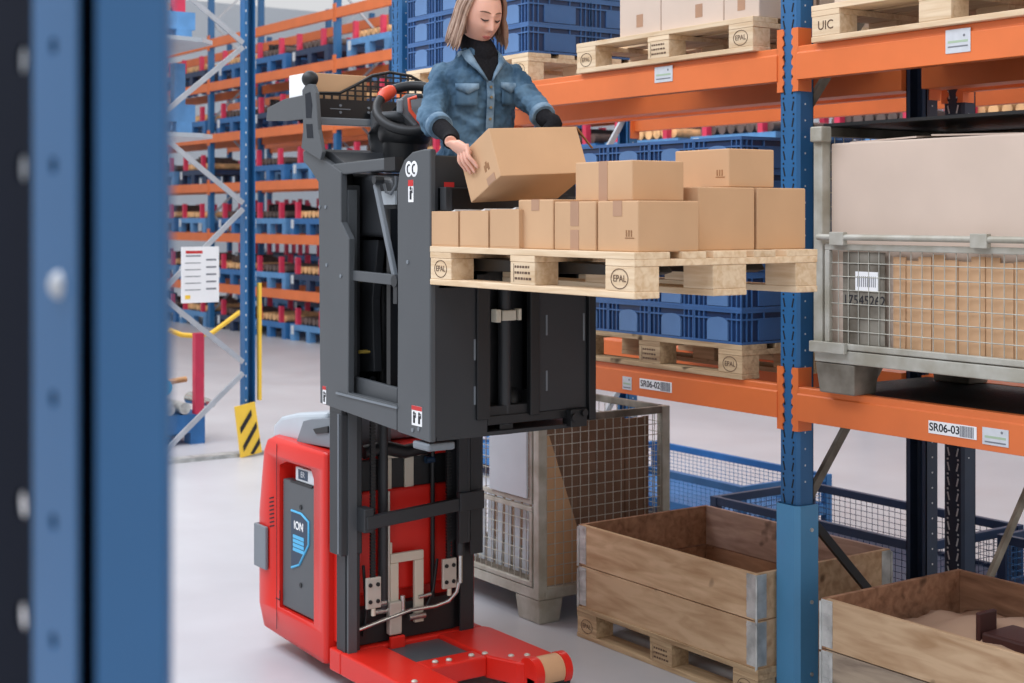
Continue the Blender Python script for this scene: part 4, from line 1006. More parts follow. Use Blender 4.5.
# ================================================================ far racking across the hall
FY, FY2 = 10.3, 11.35
levels = [.80, 1.68, 2.55, 3.42, 4.33, 5.0+.1]
fx = [-28.9, -24.5+0, -19.6, -14.8, -10.0]
fx = [-29.0, -24.3, -19.55, -14.8, -10.05, -6.4]
def far_frame(x, label):
    r = empty('rack_upright', (x, FY, 0), label, 'rack frame', 'upright frames of the far rack')
    for y in (FY, FY2-.09):
        m = MB(); m.box(x-.05, x+.05, y, y+.012, 0, 6); m.box(x-.05, x-.045, y+.012, y+.09, 0, 6); m.box(x+.045, x+.05, y+.012, y+.09, 0, 6)
        m.build('upright', 'rackblue', r)
    m = MB(); z = .3; k = 0
    while z < 5.6:
        a, b = (FY+.08, FY2-.08) if k % 2 == 0 else (FY2-.08, FY+.08); m.bar((x, a, z), (x, b, z+.85), .035, .02, (1, 0, 0)); z += .85; k += 1
    m.build('lattice_bracing', 'alu', r)
    return r
ordn = ['first', 'second', 'third', 'fourth', 'fifth', 'sixth']
FF = [far_frame(x, f'blue upright frame of the far orange rack, {ordn[i]} from the left') for i, x in enumerate(fx)]
for f_ in FF: index_children(f_)
SHY = 2.9
for i, f_ in enumerate(FF): copy_tree(f_, (f_.location.x-1.1, f_.location.y+SHY, 0), label=f'blue upright frame of the rearmost rack, {ordn[i]} from the left', group='upright frames of the rearmost rack')
levn = ['lowest', 'second lowest', 'third', 'fourth', 'fifth', 'topmost']
for i in range(len(fx)-1):
    for k, z in enumerate(levels):
        for yy, f, nm in ((FY, -1, 'front'), (FY2, 1, 'back')):
            r = empty('rack_beam', ((fx[i]+fx[i+1])/2, yy, z), f'orange {nm} beam of the far rack, {ordn[i]} bay from the left, {levn[k]} level', 'rack beam', 'orange beams of the far rack')
            m = MB(); a, b = sorted((yy-.01 if f < 0 else yy+.01, yy+.05 if f < 0 else yy-.05)); m.box(fx[i]+.05, fx[i+1]-.05, a, b, z-.15, z+.0)
            m.build('box_section', 'orange', r)
            m = MB()
            for xe, d in ((fx[i]+.05, -1), (fx[i+1]-.05, 1)): m.box(*sorted((xe, xe+d*.04)), *sorted((yy-.014 if f < 0 else yy+.014, yy-.001 if f < 0 else yy+.001)), z-.2, z+.07)
            m.build('end_connector', 'orange', r)
for o_ in [x for x in col.objects if x.get('group') == 'orange beams of the far rack']:
    index_children(o_); copy_tree(o_, (o_.location.x-1.1, o_.location.y+SHY, o_.location.z+.12), label=o_['label'].replace('far rack', 'rearmost rack'), group='orange beams of the rearmost rack')
def still_proto(mat, nm):
    r = empty('steel_stillage', (0, 0, 0), 'x', 'steel stillage')
    L_, W = 1.25, .95
    for a, b in ((0, 0), (L_-.13, 0), (0, W-.1), (L_-.13, W-.1), (L_/2-.065, 0), (L_/2-.065, W-.1)): MB().box(a, a+.13, b, b+.10, 0, .17).build('foot', mat, r)
    m = MB(); m.box(0, L_, 0, .06, .17, .26); m.box(0, L_, W-.06, W, .17, .26); m.box(0, .06, .06, W-.06, .17, .26); m.box(L_-.06, L_, .06, W-.06, .17, .26); m.box(.06, L_-.06, .06, W-.06, .19, .20)
    m.build('deck_frame', mat, r)
    for a, b in ((.18, .0), (L_-.25, .0), (.18, W-.07), (L_-.25, W-.07)): MB().box(a, a+.07, b, b+.07, .26, .52).build('post', 'pink', r)
    for a in (.04,): MB().box(a, a+.09, -.004, 0, .10, .24).build('tag_plate', 'label', r)
    index_children(r); return r
def parts_proto(mat, k):
    r = empty('machine_castings', (0, 0, 0), 'x', 'castings'); rr = random.Random(k)
    m = MB()
    for i in range(8):
        x = .08+i*.138; m.cyl((x+.05, .07, .265+.055), (x+.05, .88, .265+.055), .058+rr.uniform(-.008, .004), n=10)
    m.build('casting_row', mat, r)
    if k % 2 == 0:
        m = MB()
        for i in range(5):
            x = .3+i*.12; m.box(x, x+.05, .15, .8, .372, .372+rr.uniform(.05, .14))
        m.build('upper_row', 'partdark' if mat == 'part' else 'black', r)
    index_children(r); return r
SP = [still_proto('stillblue', 'pale'), still_proto('stillblue2', 'mid'), still_proto('navy', 'dark')]
PP = [parts_proto('part', 0), parts_proto('partdark', 1), parts_proto('part', 3), parts_proto('partdark', 4)]
used = {}
def place(proto, loc, label, group):
    if proto.name not in used:
        used[proto.name] = 1; proto.location = loc; tag(proto, label, None, group); return proto
    return copy_tree(proto, loc, label=label, group=group)
rr = random.Random(21)
slotn = ['left', 'middle', 'right']
hname = {0: 'pale blue', 1: 'mid blue', 2: 'dark blue'}
for i in range(len(fx)-1):
    for k, z in enumerate([0]+levels[:5]):
        if i >= 3 and z not in (levels[2], levels[3], levels[1]): continue
        if i == 0 and k > 5: continue
        for j in range(3):
            if rr.random() < .08: continue
            c = rr.choice((0, 0, 1, 1, 2)); x = fx[i]+.32+j*1.45+rr.uniform(-.05, .05)
            lv = 'on the floor' if k == 0 else f'{levn[k-1]} beam level'
            place(SP[c], (x, FY+.03, z), f'{hname[c]} stillage, far rack {ordn[i]} bay, {slotn[j]} place, {lv}', 'steel stillages in the far rack')
            place(PP[rr.randrange(4)], (x, FY+.03, z), f'castings, far rack {ordn[i]} bay, {slotn[j]} place, {lv}', 'castings on the far stillages')
for i in range(len(fx)-1):
    for k, z in enumerate([-.12]+levels[:5]):
        if i >= 3 and k not in (2, 3): continue
        for j in range(3):
            if rr.random() < .15: continue
            c = rr.choice((0, 1, 2)); x = fx[i]-1.1+.32+j*1.45; lv = 'on the floor' if k == 0 else f'{levn[k-1]} beam level'
            place(SP[c], (x, FY+SHY+.03, z+.12), f'{hname[c]} stillage, rearmost rack {ordn[i]} bay, {slotn[j]} place, {lv}', 'steel stillages in the rearmost rack')
# ================================================================ bay with the notice sheet, beyond the passage
QX = -11.15
r = empty('rack_upright', (QX, 4.6, 0), 'blue end frame with grey diagonal braces and a white notice sheet, beyond the passage', 'rack frame')
def post(x, y0, y1, z1=5.5):
    m = MB(); m.box(x-.045, x+.045, y0, y0+.006, 0, z1); m.box(x-.045, x+.045, y1-.006, y1, 0, z1); m.box(x-.045, x-.04, y0+.006, y1-.006, 0, z1)
    m.box(x+.02, x+.045, y0+.006, y0+.03, 0, z1)
    z = .45
    while z < z1:
        m.box(x+.0455, x+.047, y0+.006, y0+.016, z, z+.018, 1); z += .1
    return m
post(QX, 5.02, 5.115).build('upright', ['rackblue', 'label'], r)
post(QX, 4.05, 4.16).build('upright', ['rackblue', 'label'], r)
for (pa, pb_) in (((186, -6), (243, 43)), ((243, 47), (156, 119)), ((156, 131), (243, 203)), ((243, 209), (156, 297)), ((156, 292), (243, 362)), ((243, 373), (156, 460))):
    MB().bar(at(*pa, X=QX+.06), at(*pb_, X=QX+.06), .04, .02, (1, 0, 0)).build('brace', 'alu', r)
MB().box(QX-.08, QX+.06, 4.0, 5.2, 0, .03).build('floor_rail', 'galv', r)
g = empty('striped_guard', (QX+.07, 5.1, 0), 'yellow corner guard with black diagonal stripes at the foot of the blue end frame', 'corner guard')
gp = [at(a, b, X=QX+.10) for a, b in ((235, 407), (255, 402), (262, 452), (241, 458))]
m = MB(); vs = [Vector(p) for p in gp]+[Vector(p)-Vector((.02, 0, 0)) for p in gp]; m.add(vs, [(0, 3, 2, 1), (4, 5, 6, 7), (0, 1, 5, 4), (1, 2, 6, 5), (2, 3, 7, 6), (3, 0, 4, 7)]); m.build('guard_plate', 'yellow', g)
m = MB()
def gq(u, v): a = gp[0].lerp(gp[1], u); b = gp[3].lerp(gp[2], u); return a.lerp(b, v)+Vector((.004, 0, 0))
for (a0, b0, a1, b1, w_) in ((.12, .42, .75, .12, .12), (.15, .78, .92, .38, .12), (.45, .97, .97, .70, .12)):
    q = [gq(a0, b0), gq(a1, b1), gq(a1, b1+w_), gq(a0, b0+w_)] if b0+w_ <= 1 else [gq(a0, b0), gq(a1, b1), gq(a1, min(1, b1+w_)), gq(min(1, a0+.15), .99)]
    m.add(q, [(0, 3, 2, 1)])
    m.add([p+Vector((.001, 0, 0)) for p in q], [(0, 1, 2, 3)])
m.build('black_stripe', 'ink', g)
v = at(258, 385, X=QX); 
o = MB().box(QX+.0, QX+.04, 5.15, 5.175, .45, 1.42).build('yellow_strip', 'yellow'); tag(o, 'narrow yellow marker strip behind the blue end upright', 'marker strip')
# notice sheet
s0, s1 = at(182, 247, X=QX+.09), at(219, 302, X=QX+.09)
r = empty('notice_sign', (QX+.09, s0.y, s1.z), 'white printed notice sheet hanging on the braces of the far end frame', 'notice')
MB().box(QX+.070, QX+.09, s0.y, s1.y, s1.z, s0.z).build('sheet', 'white', r)
m = MB(); H_ = s0.z-s1.z; W_ = s1.y-s0.y; e = QX+.0915
def seg(u0, u1, v0, v1, mi): m.box(QX+.09, e, s0.y+W_*u0, s0.y+W_*u1, s0.z-H_*v1, s0.z-H_*v0, mi)
seg(.1, .55, .07, .12, 0); seg(.1, .5, .15, .175, 1)
for k in range(5): seg(.08, .5, .28+k*.12, .295+k*.12, 1); seg(.65, .92, .22+k*.13, .25+k*.13, 2)
seg(.08, .22, .86, .93, 3)
m.build('print', ['stickred', 'label2' if 'label2' in M else 'barcode', 'barcode', 'yellow'], r)
# roller stillage with red post in the aisle behind the frame
r = empty('roller_stillage', (-12.2, 4.6, 0), 'blue roller stillage with a red post and grey rollers, left of the striped guard', 'stillage')
MB().box(-12.6, -11.95, 4.2, 5.03, .10, .26).build('deck_frame', 'stillblue2', r)
for y in (4.2, 4.90): MB().box(-12.1, -11.95, y, y+.13, 0, .10).build('foot', 'stillblue2', r)
MB().box(-12.6, -12.48, 4.9, 5.03, 0, .10).build('foot', 'stillblue2', r)
MB().box(-11.99, -11.92, 4.93, 5.01, .261, .96).build('post', 'pink', r)
for i in range(5): MB().cyl((-12.55+i*.0, 4.28+i*.14, .315), (-11.93, 4.28+i*.14, .315), .05, n=12).build('roller', 'galv', r)
MB().cyl((-12.3, 5.03, .36), (-11.9, 5.08, .34), .055, .03, n=12).build('roller', 'chrome', r)
m = MB(); m.tube([(-12.1, 4.2, .45), (-12.1, 4.45, .5), (-12.1, 4.7, .53), (-12.1, 4.92, .55)], .025, 8); m.cyl((-12.05, 4.68, .50), (-12.0, 4.68, .50), .07, n=14, mi=1)
m.build('chain_guide', ['part', 'cyan'], r)
o = MB().tube([at(a, b, X=-12.2) for a, b in ((168, 330), (182, 335), (196, 336), (212, 333), (240, 312))], .022, 8, mi=0).build('yellow_black_tape', 'yellow'); tag(o, 'yellow barrier tape draped over the red post behind the notice sheet', 'barrier tape')
# loaded shelves behind that frame (near left)
shelf_items = ((2.38, 'lower'), (3.35, 'upper'))
for zc, nm in shelf_items:
    o = MB()
    v = at(190, 138 if zc < 3 else 48, X=-12.2)
    z = v.z
    o.prism([(-12.9, 4.2), (-11.5, 4.2), (-11.4, 4.5), (-11.45, 4.8), (-11.6, 4.95), (-12.9, 4.95)], 'z', z-.035, z)
    ob = o.build('shelf_board', 'hood'); tag(ob, f'{nm} pale grey rounded shelf board in the bay behind the notice sheet', 'shelf board')
    rr_ = empty('carrier_frame', (-12.1, 4.5, z), f'blue carrier frame standing on the {nm} rounded shelf board', 'carrier')
    MB().box(-12.5, -11.9, 4.25, 4.92, z+.12, z+.27).build('deck_frame', 'stillblue', rr_)
    for (x, y) in ((-12.5, 4.25), (-12.0, 4.25), (-12.0, 4.75), (-12.5, 4.75)): MB().box(x, x+.1, y, y+.14, z, z+.12).build('foot', 'stillblue', rr_)
    MB().box(-12.0, -11.9, 4.73, 4.83, z+.27, z+.62).build('post', 'stillblue' if nm == 'lower' else 'pink', rr_)
    mm = MB()
    for i in range(6): mm.cyl((-12.45, 4.30+i*.075, z+.31), (-11.95, 4.30+i*.075, z+.31), .042, n=10)
    q = mm.build('scalloped_tray', 'part'); tag(q, f'tan scalloped tray on the {nm} carrier frame behind the left posts', 'tray')
for z in (1.288, 2.30, 3.15):
    beam_thing(-13.9, -11.2, 4.16, z-.02, f'orange beam running back from the far end frame, at {"low" if z < 2 else "middle" if z < 3 else "high"} level', conn=(False, False), simple=True)
# ================================================================ blurred foreground upright (the camera stands beside it)
def holed_strip(p, q, z0, z1, holes, mat, name, par, th=.003):
    """vertical plate from plan point p to q with round holes (s along, z, r)"""
    p, q = Vector(p).to_3d(), Vector(q).to_3d(); L_ = (q-p).length; u = (q-p)/L_
    bm = bmesh.new(); edges = []
    def loop(pts):
        vs = [bm.verts.new(p+u*a+Vector((0, 0, b))) for a, b in pts]
        for i in range(len(vs)): edges.append(bm.edges.new((vs[i], vs[(i+1) % len(vs)])))
    loop([(0, z0), (L_, z0), (L_, z1), (0, z1)])
    for (s_, z, r) in holes: loop([(s_+math.cos(2*math.pi*k/20)*r, z+math.sin(2*math.pi*k/20)*r) for k in range(20)])
    bmesh.ops.triangle_fill(bm, use_beauty=True, use_dissolve=False, edges=edges, normal=u.cross(Vector((0, 0, 1))))
    me = bpy.data.meshes.new(name); bm.to_mesh(me); bm.free(); me.materials.append(M[mat])
    o = bpy.data.objects.new(name, me); col.objects.link(o); o.parent = par; o.matrix_parent_inverse = world_of(par).inverted()
    sm = o.modifiers.new('thick', 'SOLIDIFY'); sm.thickness = th; sm.offset = 0
    return o
def pp(pxx, d): v = at(pxx, HOR, d=d); return Vector((v.x, v.y))
r = empty('rack_upright', (*pp(80, .9), 0), 'tall blue rack upright in the left foreground, out of focus, with punched holes', 'rack upright')
A, B, C, D, E_, F_ = pp(-30, 1.10), pp(35, .965), pp(79, .905), pp(76, .955), pp(103, .955), pp(98, .90)
G_ = pp(166, .865); H2 = pp(170, .96)
sA = (B-A).length
tb = lambda y, d: EYE+(HOR-y)*d/FPX
hx = .84
zs = [tb(y, .985) for y in (60, 168, 505, 617)]
zs2 = [tb(y, .93) for y in (45, 165, 400, 524, 643)]
holed_strip(A, B, 0, 3.2, [(sA*hx, z, .0105) for z in zs], 'shadeblue', 'flange', r)
m = MB(); 
w_ = (C-B).length
holed_strip(B, C, 0, 3.2, [(w_*.48, z, .006) for z in zs2], 'rackblue', 'web', r)
def strip(a, b, mat, name):
    n = Vector((b-a).to_3d().normalized().cross(Vector((0, 0, 1)))); m = MB(); c = ((a+b)/2).to_3d()+Vector((0, 0, 1.6)); m.obox(c, ((b-a)/2).to_3d(), n*.0015, (0, 0, 1.6)); return m.build(name, mat, r)
strip(C, D, 'shadeblue', 'groove'); strip(D, E_, 'shadeblue', 'groove'); strip(E_, F_, 'shadeblue', 'groove')
strip(pp(44, 1.03), pp(92, .99), 'shadeblue', 'added_hole_backing')  # plate added behind the web holes to keep them dark
strip(F_, G_, 'rackblue', 'front_web'); strip(G_, H2, 'rackblue', 'flange')
bk = ((B+C)/2).to_3d()-Vector((FWD.x, FWD.y, 0))*-.012
back = B.lerp(C, .5); 
v = at(64, 285, d=.93); MB().ball((v.x, v.y, v.z), (.0098, .0098, .0098), 14, 10).build('bolt_head', 'label', r)
m = MB(); m.bar(at(-25, 440, d=1.2), at(24, 265, d=1.2), .02, .02); o = m.build('brace', 'alu', r)
MB().box(pp(40, .9).x-.12, pp(40, .9).x+.10, pp(80, .95).y-.08, pp(80, .95).y+.1, 0, .01).build('foot_plate', 'navy', r)
# ================================================================ held carton
V0 = at(500.6, 176, d=5.15); kpx = 5.15/FPX
def cvec(x, y, z): return (RGT*x+UPV*y+FWD*z)*kpx
va, vb, vc = cvec(91.4, 5, 54), cvec(-12.5, 49, 16.6), cvec(-31, -26.5, 54.9)
# orthogonalise about the measured edges
ea = va.normalized(); eb = (vb-ea*vb.dot(ea)).normalized(); ec = (vc-ea*vc.dot(ea)-eb*vc.dot(eb)).normalized()
la, lb, lc_ = va.length, vb.length, vc.length
hc = V0+ea*la/2+eb*lb/2+ec*lc_/2
r = empty('carton', hc, 'large brown carton tilted in the woman\'s hands above the pallet', 'cardboard box')
MB().obox(hc, ea*la/2, eb*lb/2, ec*lc_/2).build('box_body', 'card', r, bevel=.003)
def boxpt(s, t, off=0): return V0+ec*lc_*s+eb*lb*t-ea*off
m = MB(); m.obox(boxpt(.27, .09, .0008), ec*.030, eb*.014, ea*.0008); m.build('tape_tab', 'tape', r)
m = MB(); 
for k in range(3): m.obox(boxpt(.26+k*.05, .36+(k % 2)*.05, .0006), ec*.006, eb*.012, ea*.0006)
m.build('print_mark', 'flap', r)
p0 = V0+ea*la+eb*lb; p1 = at(592, 148, d=(p0.dot(FWD)+.05))
MB().bar(p0+ec*.004, p1, .012, .004, tuple(ea)).build('open_flap', 'flap', r)
# ================================================================ woman
PD = 5.85
Sx = (RGT*.94+FWD*.34).normalized(); Fr = (RGT*.34-FWD*.94).normalized()
def zy(y, d=PD): return EYE+(HOR-y)*d/FPX
W = empty('person', (*(at(478, 100, d=PD).xy), 1.236), 'woman with shoulder-length hair in a blue denim jacket lifting the large carton', 'person')
TC = at(477, 100, d=PD)
def ctr(z):
    lean = (z-2.2)*.06
    return Vector((TC.x, TC.y, z))+Fr*lean
RG = [(1.98, .165, .115), (2.08, .178, .125), (2.18, .160, .118), (2.27, .143, .110), (2.36, .148, .115), (2.43, .160, .124), (2.49, .170, .115), (2.53, .166, .098), (2.568, .136, .084), (2.602, .098, .07), (2.630, .066, .06)]
def prof_at(z):
    for (a, b) in zip(RG, RG[1:]):
        if a[0] <= z <= b[0]:
            t = (z-a[0])/(b[0]-a[0]); return a[1]+(b[1]-a[1])*t, a[2]+(b[2]-a[2])*t
    return (RG[0][1], RG[0][2]) if z < RG[0][0] else (RG[-1][1], RG[-1][2])
def surf(x, z, off=.004):
    hw, hd = prof_at(z); q = max(0, 1-min(1, abs(x)/hw)**2.4)**(1/2.4); return ctr(z)+Sx*x+Fr*(hd*q+off)
def loft(m, rings, n=28, mi=0, e=2.4):
    vs = []
    for (c, ax, ay) in rings:
        for k in range(n):
            th = 2*math.pi*k/n; cx, sy = math.cos(th), math.sin(th)
            vs.append(Vector(c)+Vector(ax)*math.copysign(abs(cx)**(2/e), cx)+Vector(ay)*math.copysign(abs(sy)**(2/e), sy))
    L_ = len(rings); m.add(vs, [(i*n+j, i*n+(j+1) % n, (i+1)*n+(j+1) % n, (i+1)*n+j) for i in range(L_-1) for j in range(n)], mi, True)
    m.add(vs[:n], [tuple(range(n))[::-1]], mi); m.add(vs[-n:], [tuple(range(n))], mi)
def smooth_path(pts, rs, k=6):
    P = [Vector(p) for p in pts]; out = []; ro = []
    for i in range(len(P)-1):
        p0 = P[max(i-1, 0)]; p1 = P[i]; p2 = P[i+1]; p3 = P[min(i+2, len(P)-1)]
        for j in range(k):
            t = j/k; out.append(.5*((2*p1)+(-p0+p2)*t+(2*p0-5*p1+4*p2-p3)*t*t+(-p0+3*p1-3*p2+p3)*t**3)); ro.append(rs[i]+(rs[i+1]-rs[i])*t)
    out.append(P[-1]); ro.append(rs[-1]); return out, ro
def fuse(o, vox, it=4, fac=.5):
    r_ = o.modifiers.new('fuse', 'REMESH'); r_.mode = 'VOXEL'; r_.voxel_size = vox; r_.use_smooth_shade = True
    s_ = o.modifiers.new('soft', 'SMOOTH'); s_.iterations = it; s_.factor = fac
    return o
# joints
shR = at(443, 77, d=5.80); elR = at(430, 117, d=5.62); wrR = at(451, 137, d=5.44)
shL = at(507, 75, d=5.88); elL = at(534, 106, d=5.74); wrL = at(553, 127, d=5.60)
head_c = at(480, 15, d=5.80)
fd = (RGT*.50-FWD*.80-UPV*.36).normalized(); hs_ = (RGT*.86+FWD*.46-UPV*.05); hs_ = (hs_-fd*hs_.dot(fd)).normalized(); hu = hs_.cross(fd); hu = hu if hu.z > 0 else -hu
def HP(x, y, z): return head_c+hs_*x+fd*y+hu*z
def head_mesh():
    m = MB(); n, k = 72, 54; vs = []
    g = lambda x, s: math.exp(-(x/s)**2)
    for i in range(k+1):
        ph = -math.pi/2+math.pi*i/k
        for j in range(n):
            th = 2*math.pi*j/n
            x = math.cos(ph)*math.sin(th); y = math.cos(ph)*math.cos(th); z = math.sin(ph)
            w = .080; d = .098; h = .122
            X, Y_, Z_ = x*w, y*d, z*h
            lo = max(0, -z-.1)/.9
            X *= 1-.30*lo**1.5
            if y > 0: Y_ *= 1-.10*(1-abs(x))*0+.02*lo
            else: Y_ *= 1-.25*lo; 
            front = max(0, y)
            # brow, sockets, nose, cheeks, lips, chin
            if front > 0:
                Y_ += .004*g(z-.20, .12)*g(x, .7)*front
                Y_ -= .012*(g(x-.36, .20)+g(x+.36, .20))*g(z-.05, .13)*front
                Y_ += .006*(g(x-.36, .12)+g(x+.36, .12))*g(z-.03, .07)*front
                nz = max(0, min(1, (.14-z)/.40)); nose = (.007+.024*nz**1.3)*g(x, .085+.06*nz) if -.32 < z < .20 else 0
                if z <= -.30: nose = .031*g(z+.30, .05)*g(x, .14)
                Y_ += nose*front
                Y_ += .005*(g(x-.45, .22)+g(x+.45, .22))*g(z+.22, .2)*front
                Y_ += .006*g(x, .24)*(g(z+.50, .055)+g(z+.60, .05))*front
                Y_ -= .003*g(x, .2)*g(z+.55, .02)*front
                Y_ += .010*g(x, .30)*g(z+.84, .16)*front
            vs.append(HP(X, Y_, Z_))
    fs = []
    for i in range(k):
        for j in range(n): fs.append((i*n+j, i*n+(j+1) % n, (i+1)*n+(j+1) % n, (i+1)*n+j))
    m.add(vs, fs, 0, True); return m
def hand(m, W_, K, ef, es, n, curl=.5, reach=.085):
    """palm from wrist W_ to knuckle centre K; ef finger direction, es towards the thumb, n out of the back of the hand"""
    W_, K = Vector(W_), Vector(K)
    rings = []
    for t, wd, th in ((0, .026, .020), (.3, .031, .018), (.65, .038, .016), (1.0, .041, .013), (1.08, .038, .009)):
        rings.append((W_.lerp(K, t), es*wd, n*th))
    loft(m, rings, 20, e=2.6)
    lens = (.92, 1.05, 1.0, .78); tips = []
    for i in range(4):
        o = .031-.0205*i; b = K+es*o; L_ = reach*lens[i]; sp = es*(.012*(1.5-i)/1.5)
        p1 = b+ef*L_*.42+sp*.5+n*.008; p2 = b+ef*L_*.76+sp*.85-n*(.010*curl); p3 = b+ef*L_*1.0+sp-n*(.024*curl)
        pts, rs = smooth_path([b-ef*.02, b+n*.003, p1, p2, p3], [.0085, .0092, .0085, .0078, .0062], 4)
        m.tube(pts, rs, 10); m.ball(p3, .0062, 10, 8); tips.append(p3)
    tb_ = W_.lerp(K, .35)+es*.026; p1 = tb_+es*.026+ef*.022-n*.006; p2 = p1+es*.012+ef*.028-n*.008
    pts, rs = smooth_path([tb_-es*.012, tb_, p1, p2], [.014, .013, .0105, .0078], 4); m.tube(pts, rs, 10); m.ball(p2, .0078, 10, 8)
    return tips
bodyM = MB()
o0 = head_mesh(); bodyM.add(o0.v, o0.f, 0, True)
for sg in (-1, 1): bodyM.ball(HP(sg*.073, -.010, -.004), (.012, .016, .026), 12, 8)
nk, nr = smooth_path([ctr(2.53), ctr(2.60)+Fr*.005, HP(0, -.022, -.055)], [.062, .052, .050], 5); bodyM.tube(nk, nr, 20)
loft(bodyM, [(ctr(z), Sx*(hw-.030), Fr*(hd-.032)) for z, hw, hd in RG[:-2]])
def armpts(sh, el, wr): return smooth_path([sh, sh.lerp(el, .5), el, el.lerp(wr, .5), wr], [.044, .040, .034, .031, .023], 5)
for a in ((shR, elR, wrR), (shL, elL, wrL)): p_, r_ = armpts(*a); bodyM.tube(p_, r_, 16)
hip = ctr(2.05)
for sg in (-1, 1):
    pts, rs = smooth_path([hip+Sx*sg*.085, Vector((hip.x, hip.y, 1.70))+Sx*sg*.095+Fr*.02, Vector((hip.x, hip.y, 1.34))+Sx*sg*.10-Fr*.01], [.085, .058, .042], 6); bodyM.tube(pts, rs, 16)
    bodyM.ball(Vector((hip.x, hip.y, 1.285))+Sx*sg*.10+Fr*.05, (.05, .05, .04))
# right hand flat on the left face of the carton; fingers run down the face
nR = -ea
Kc = boxpt(.70, .93, .020); Wc = boxpt(.92, 1.27, .034)
tipsR = hand(bodyM, Wc, Kc, (-eb*.96-ec*.04).normalized(), (-ec-eb*.15).normalized(), nR, curl=.45, reach=.084)
pts, rs = smooth_path([wrR, Wc], [.024, .023], 3); bodyM.tube(pts, rs, 14)
# left hand on the back of the carton
KL = V0+ea*la*.86+eb*lb*.72+ec*(lc_+.016); WL = V0+ea*la*.80+eb*lb*1.05+ec*(lc_+.075)
hand(bodyM, WL, KL, (-eb*.7+ea*.5).normalized(), (-ea*.8-eb*.2).normalized(), ec, curl=.3)
pts, rs = smooth_path([wrL, WL], [.024, .023], 3); bodyM.tube(pts, rs, 14)
body = fuse(bodyM.build('body', 'skin', W), .0032, 2, .5)
# face details
def facept(x, z, off=0):
    g = lambda a, s: math.exp(-(a/s)**2)
    y = math.sqrt(max(0, 1-x*x-z*z)); return HP(x*.080*(1-.30*(max(0, -z-.1)/.9)**1.5), y*.098+off, z*.122)
for sg in (-1, 1):
    MB().tube([facept(sg*.36+dx, .045-.05*(1-(dx/.2)**2)-.01, .001) for dx in (-.19, -.1, 0, .1, .19)], [.0012, .0032, .004, .0032, .0014], 6).build('eyelashes', 'lash', W)
    MB().tube([facept(sg*(.36+dx), .235+.035*(1-((dx-.03)/.25)**2), .003) for dx in (-.22, -.1, .03, .15, .26)], [.0014, .0028, .003, .0024, .001], 6).build('eyebrow', 'brow', W)
MB().tube([facept(x, -.535-.02*(x/.28)**2, .0045-abs(x)*.006) for x in (-.27, -.14, 0, .14, .27)], [.001, .0042, .0046, .0042, .001], 8).tube([facept(x, -.60+.03*(x/.22)**2, .005-abs(x)*.006) for x in (-.22, -.1, 0, .1, .22)], [.001, .0042, .005, .0042, .001], 8).build('lips', 'lip', W)
# hair
hm = MB()
vs = []; n, k = 40, 20
for i in range(k+1):
    ph = math.radians(-38+128*i/k)
    for j in range(n):
        th = 2*math.pi*j/n; fx_, fy_ = math.sin(th), math.cos(th)
        z = math.sin(ph); c = math.cos(ph)
        sh_ = 0
        if fy_ > .35 and z < .60: sh_ = 1
        R_ = (.087, .106, .131)
        if sh_: R_ = (.066, .072, .116)
        vs.append(HP(fx_*c*R_[0], fy_*c*R_[1]-.006, z*R_[2]+.002))
hm.add(vs, [(i*n+j, i*n+(j+1) % n, (i+1)*n+(j+1) % n, (i+1)*n+j) for i in range(k) for j in range(n)], 0, True)
rr = random.Random(4)
for s_i in range(170):
    side = -1 if s_i % 2 else 1
    az = rr.uniform(66 if side < 0 else 58, 176); lay = rr.uniform(0, 1); a = math.radians(az)
    fx_, fy_ = side*math.sin(a), math.cos(a)
    y0 = .055*math.cos(math.radians(az*.9)); px0 = .012
    pts = []
    for t in (0, .22, .45, .7, .88, 1.0):
        ph = math.radians(88-t*86)
        rad = 1.03+.05*lay+(.06*t if az < 80 else .02)
        pts.append(HP(px0*(1-t)+fx_*math.cos(ph)*.084*rad, fy_*math.cos(ph)*.101*rad+y0*(1-t)*.5-.004, math.sin(ph)*.126*rad))
    end = pts[-1]; dn = -UPV
    ln = rr.uniform(.115, .150)-(.03 if az > 140 else 0)-(.03 if side > 0 else 0)
    if az < 90: ln += .008
    sd = hs_*side
    for t in (.3, .6, .85, 1.0):
        inw = sd*(.030*t*t if side < 0 else .004*t)-fd*.01*t
        pts.append(end+dn*ln*t+inw+sd*.012*math.sin(t*2.2)+Vector((rr.uniform(-.003, .003),)*3))
    L_ = len(pts); hm.tube(pts, [.004]+[.0075]*3+[.0085]*(L_-6)+[.006, .002], 7, mi=0 if rr.random() < .6 else 1, flat=.6)
hm.build('hair', ['hair', 'hairlight'], W)
# turtleneck
tm = MB(); nk2, nr2 = smooth_path([ctr(2.560), ctr(2.595)+Fr*.014, ctr(2.625)+Fr*.010, HP(0, -.036, -.098)], [.080, .074, .066, .056], 5); tm.tube(nk2, nr2, 24)
zb_, zt_ = zy(84), zy(58)
rows = 10; vs = []
for i in range(rows+1):
    t = i/rows; z = zb_+(zt_-zb_)*t; hwv = .004+.076*t**.85
    for j in range(9): x = .006+(j/4-1)*hwv; vs.append(surf(x, z, .010))
tm.add(vs, [(i*9+j, i*9+j+1, (i+1)*9+j+1, (i+1)*9+j) for i in range(rows) for j in range(8)], 0, True)
for k_ in (.3, .6, .85): 
    pass
tn = tm.build('turtleneck', 'knit', W)
for (sh, el, wr, end) in ((shR, elR, wrR, Wc), (shL, elL, wrL, WL)):
    a0 = el.lerp(wr, .30); pts, rs = smooth_path([a0, el.lerp(wr, .65), wr, wr.lerp(end, .92)], [.036, .035, .032, .030], 5)
    MB().tube(pts, rs, 16).build('knit_cuff', 'knit', W)
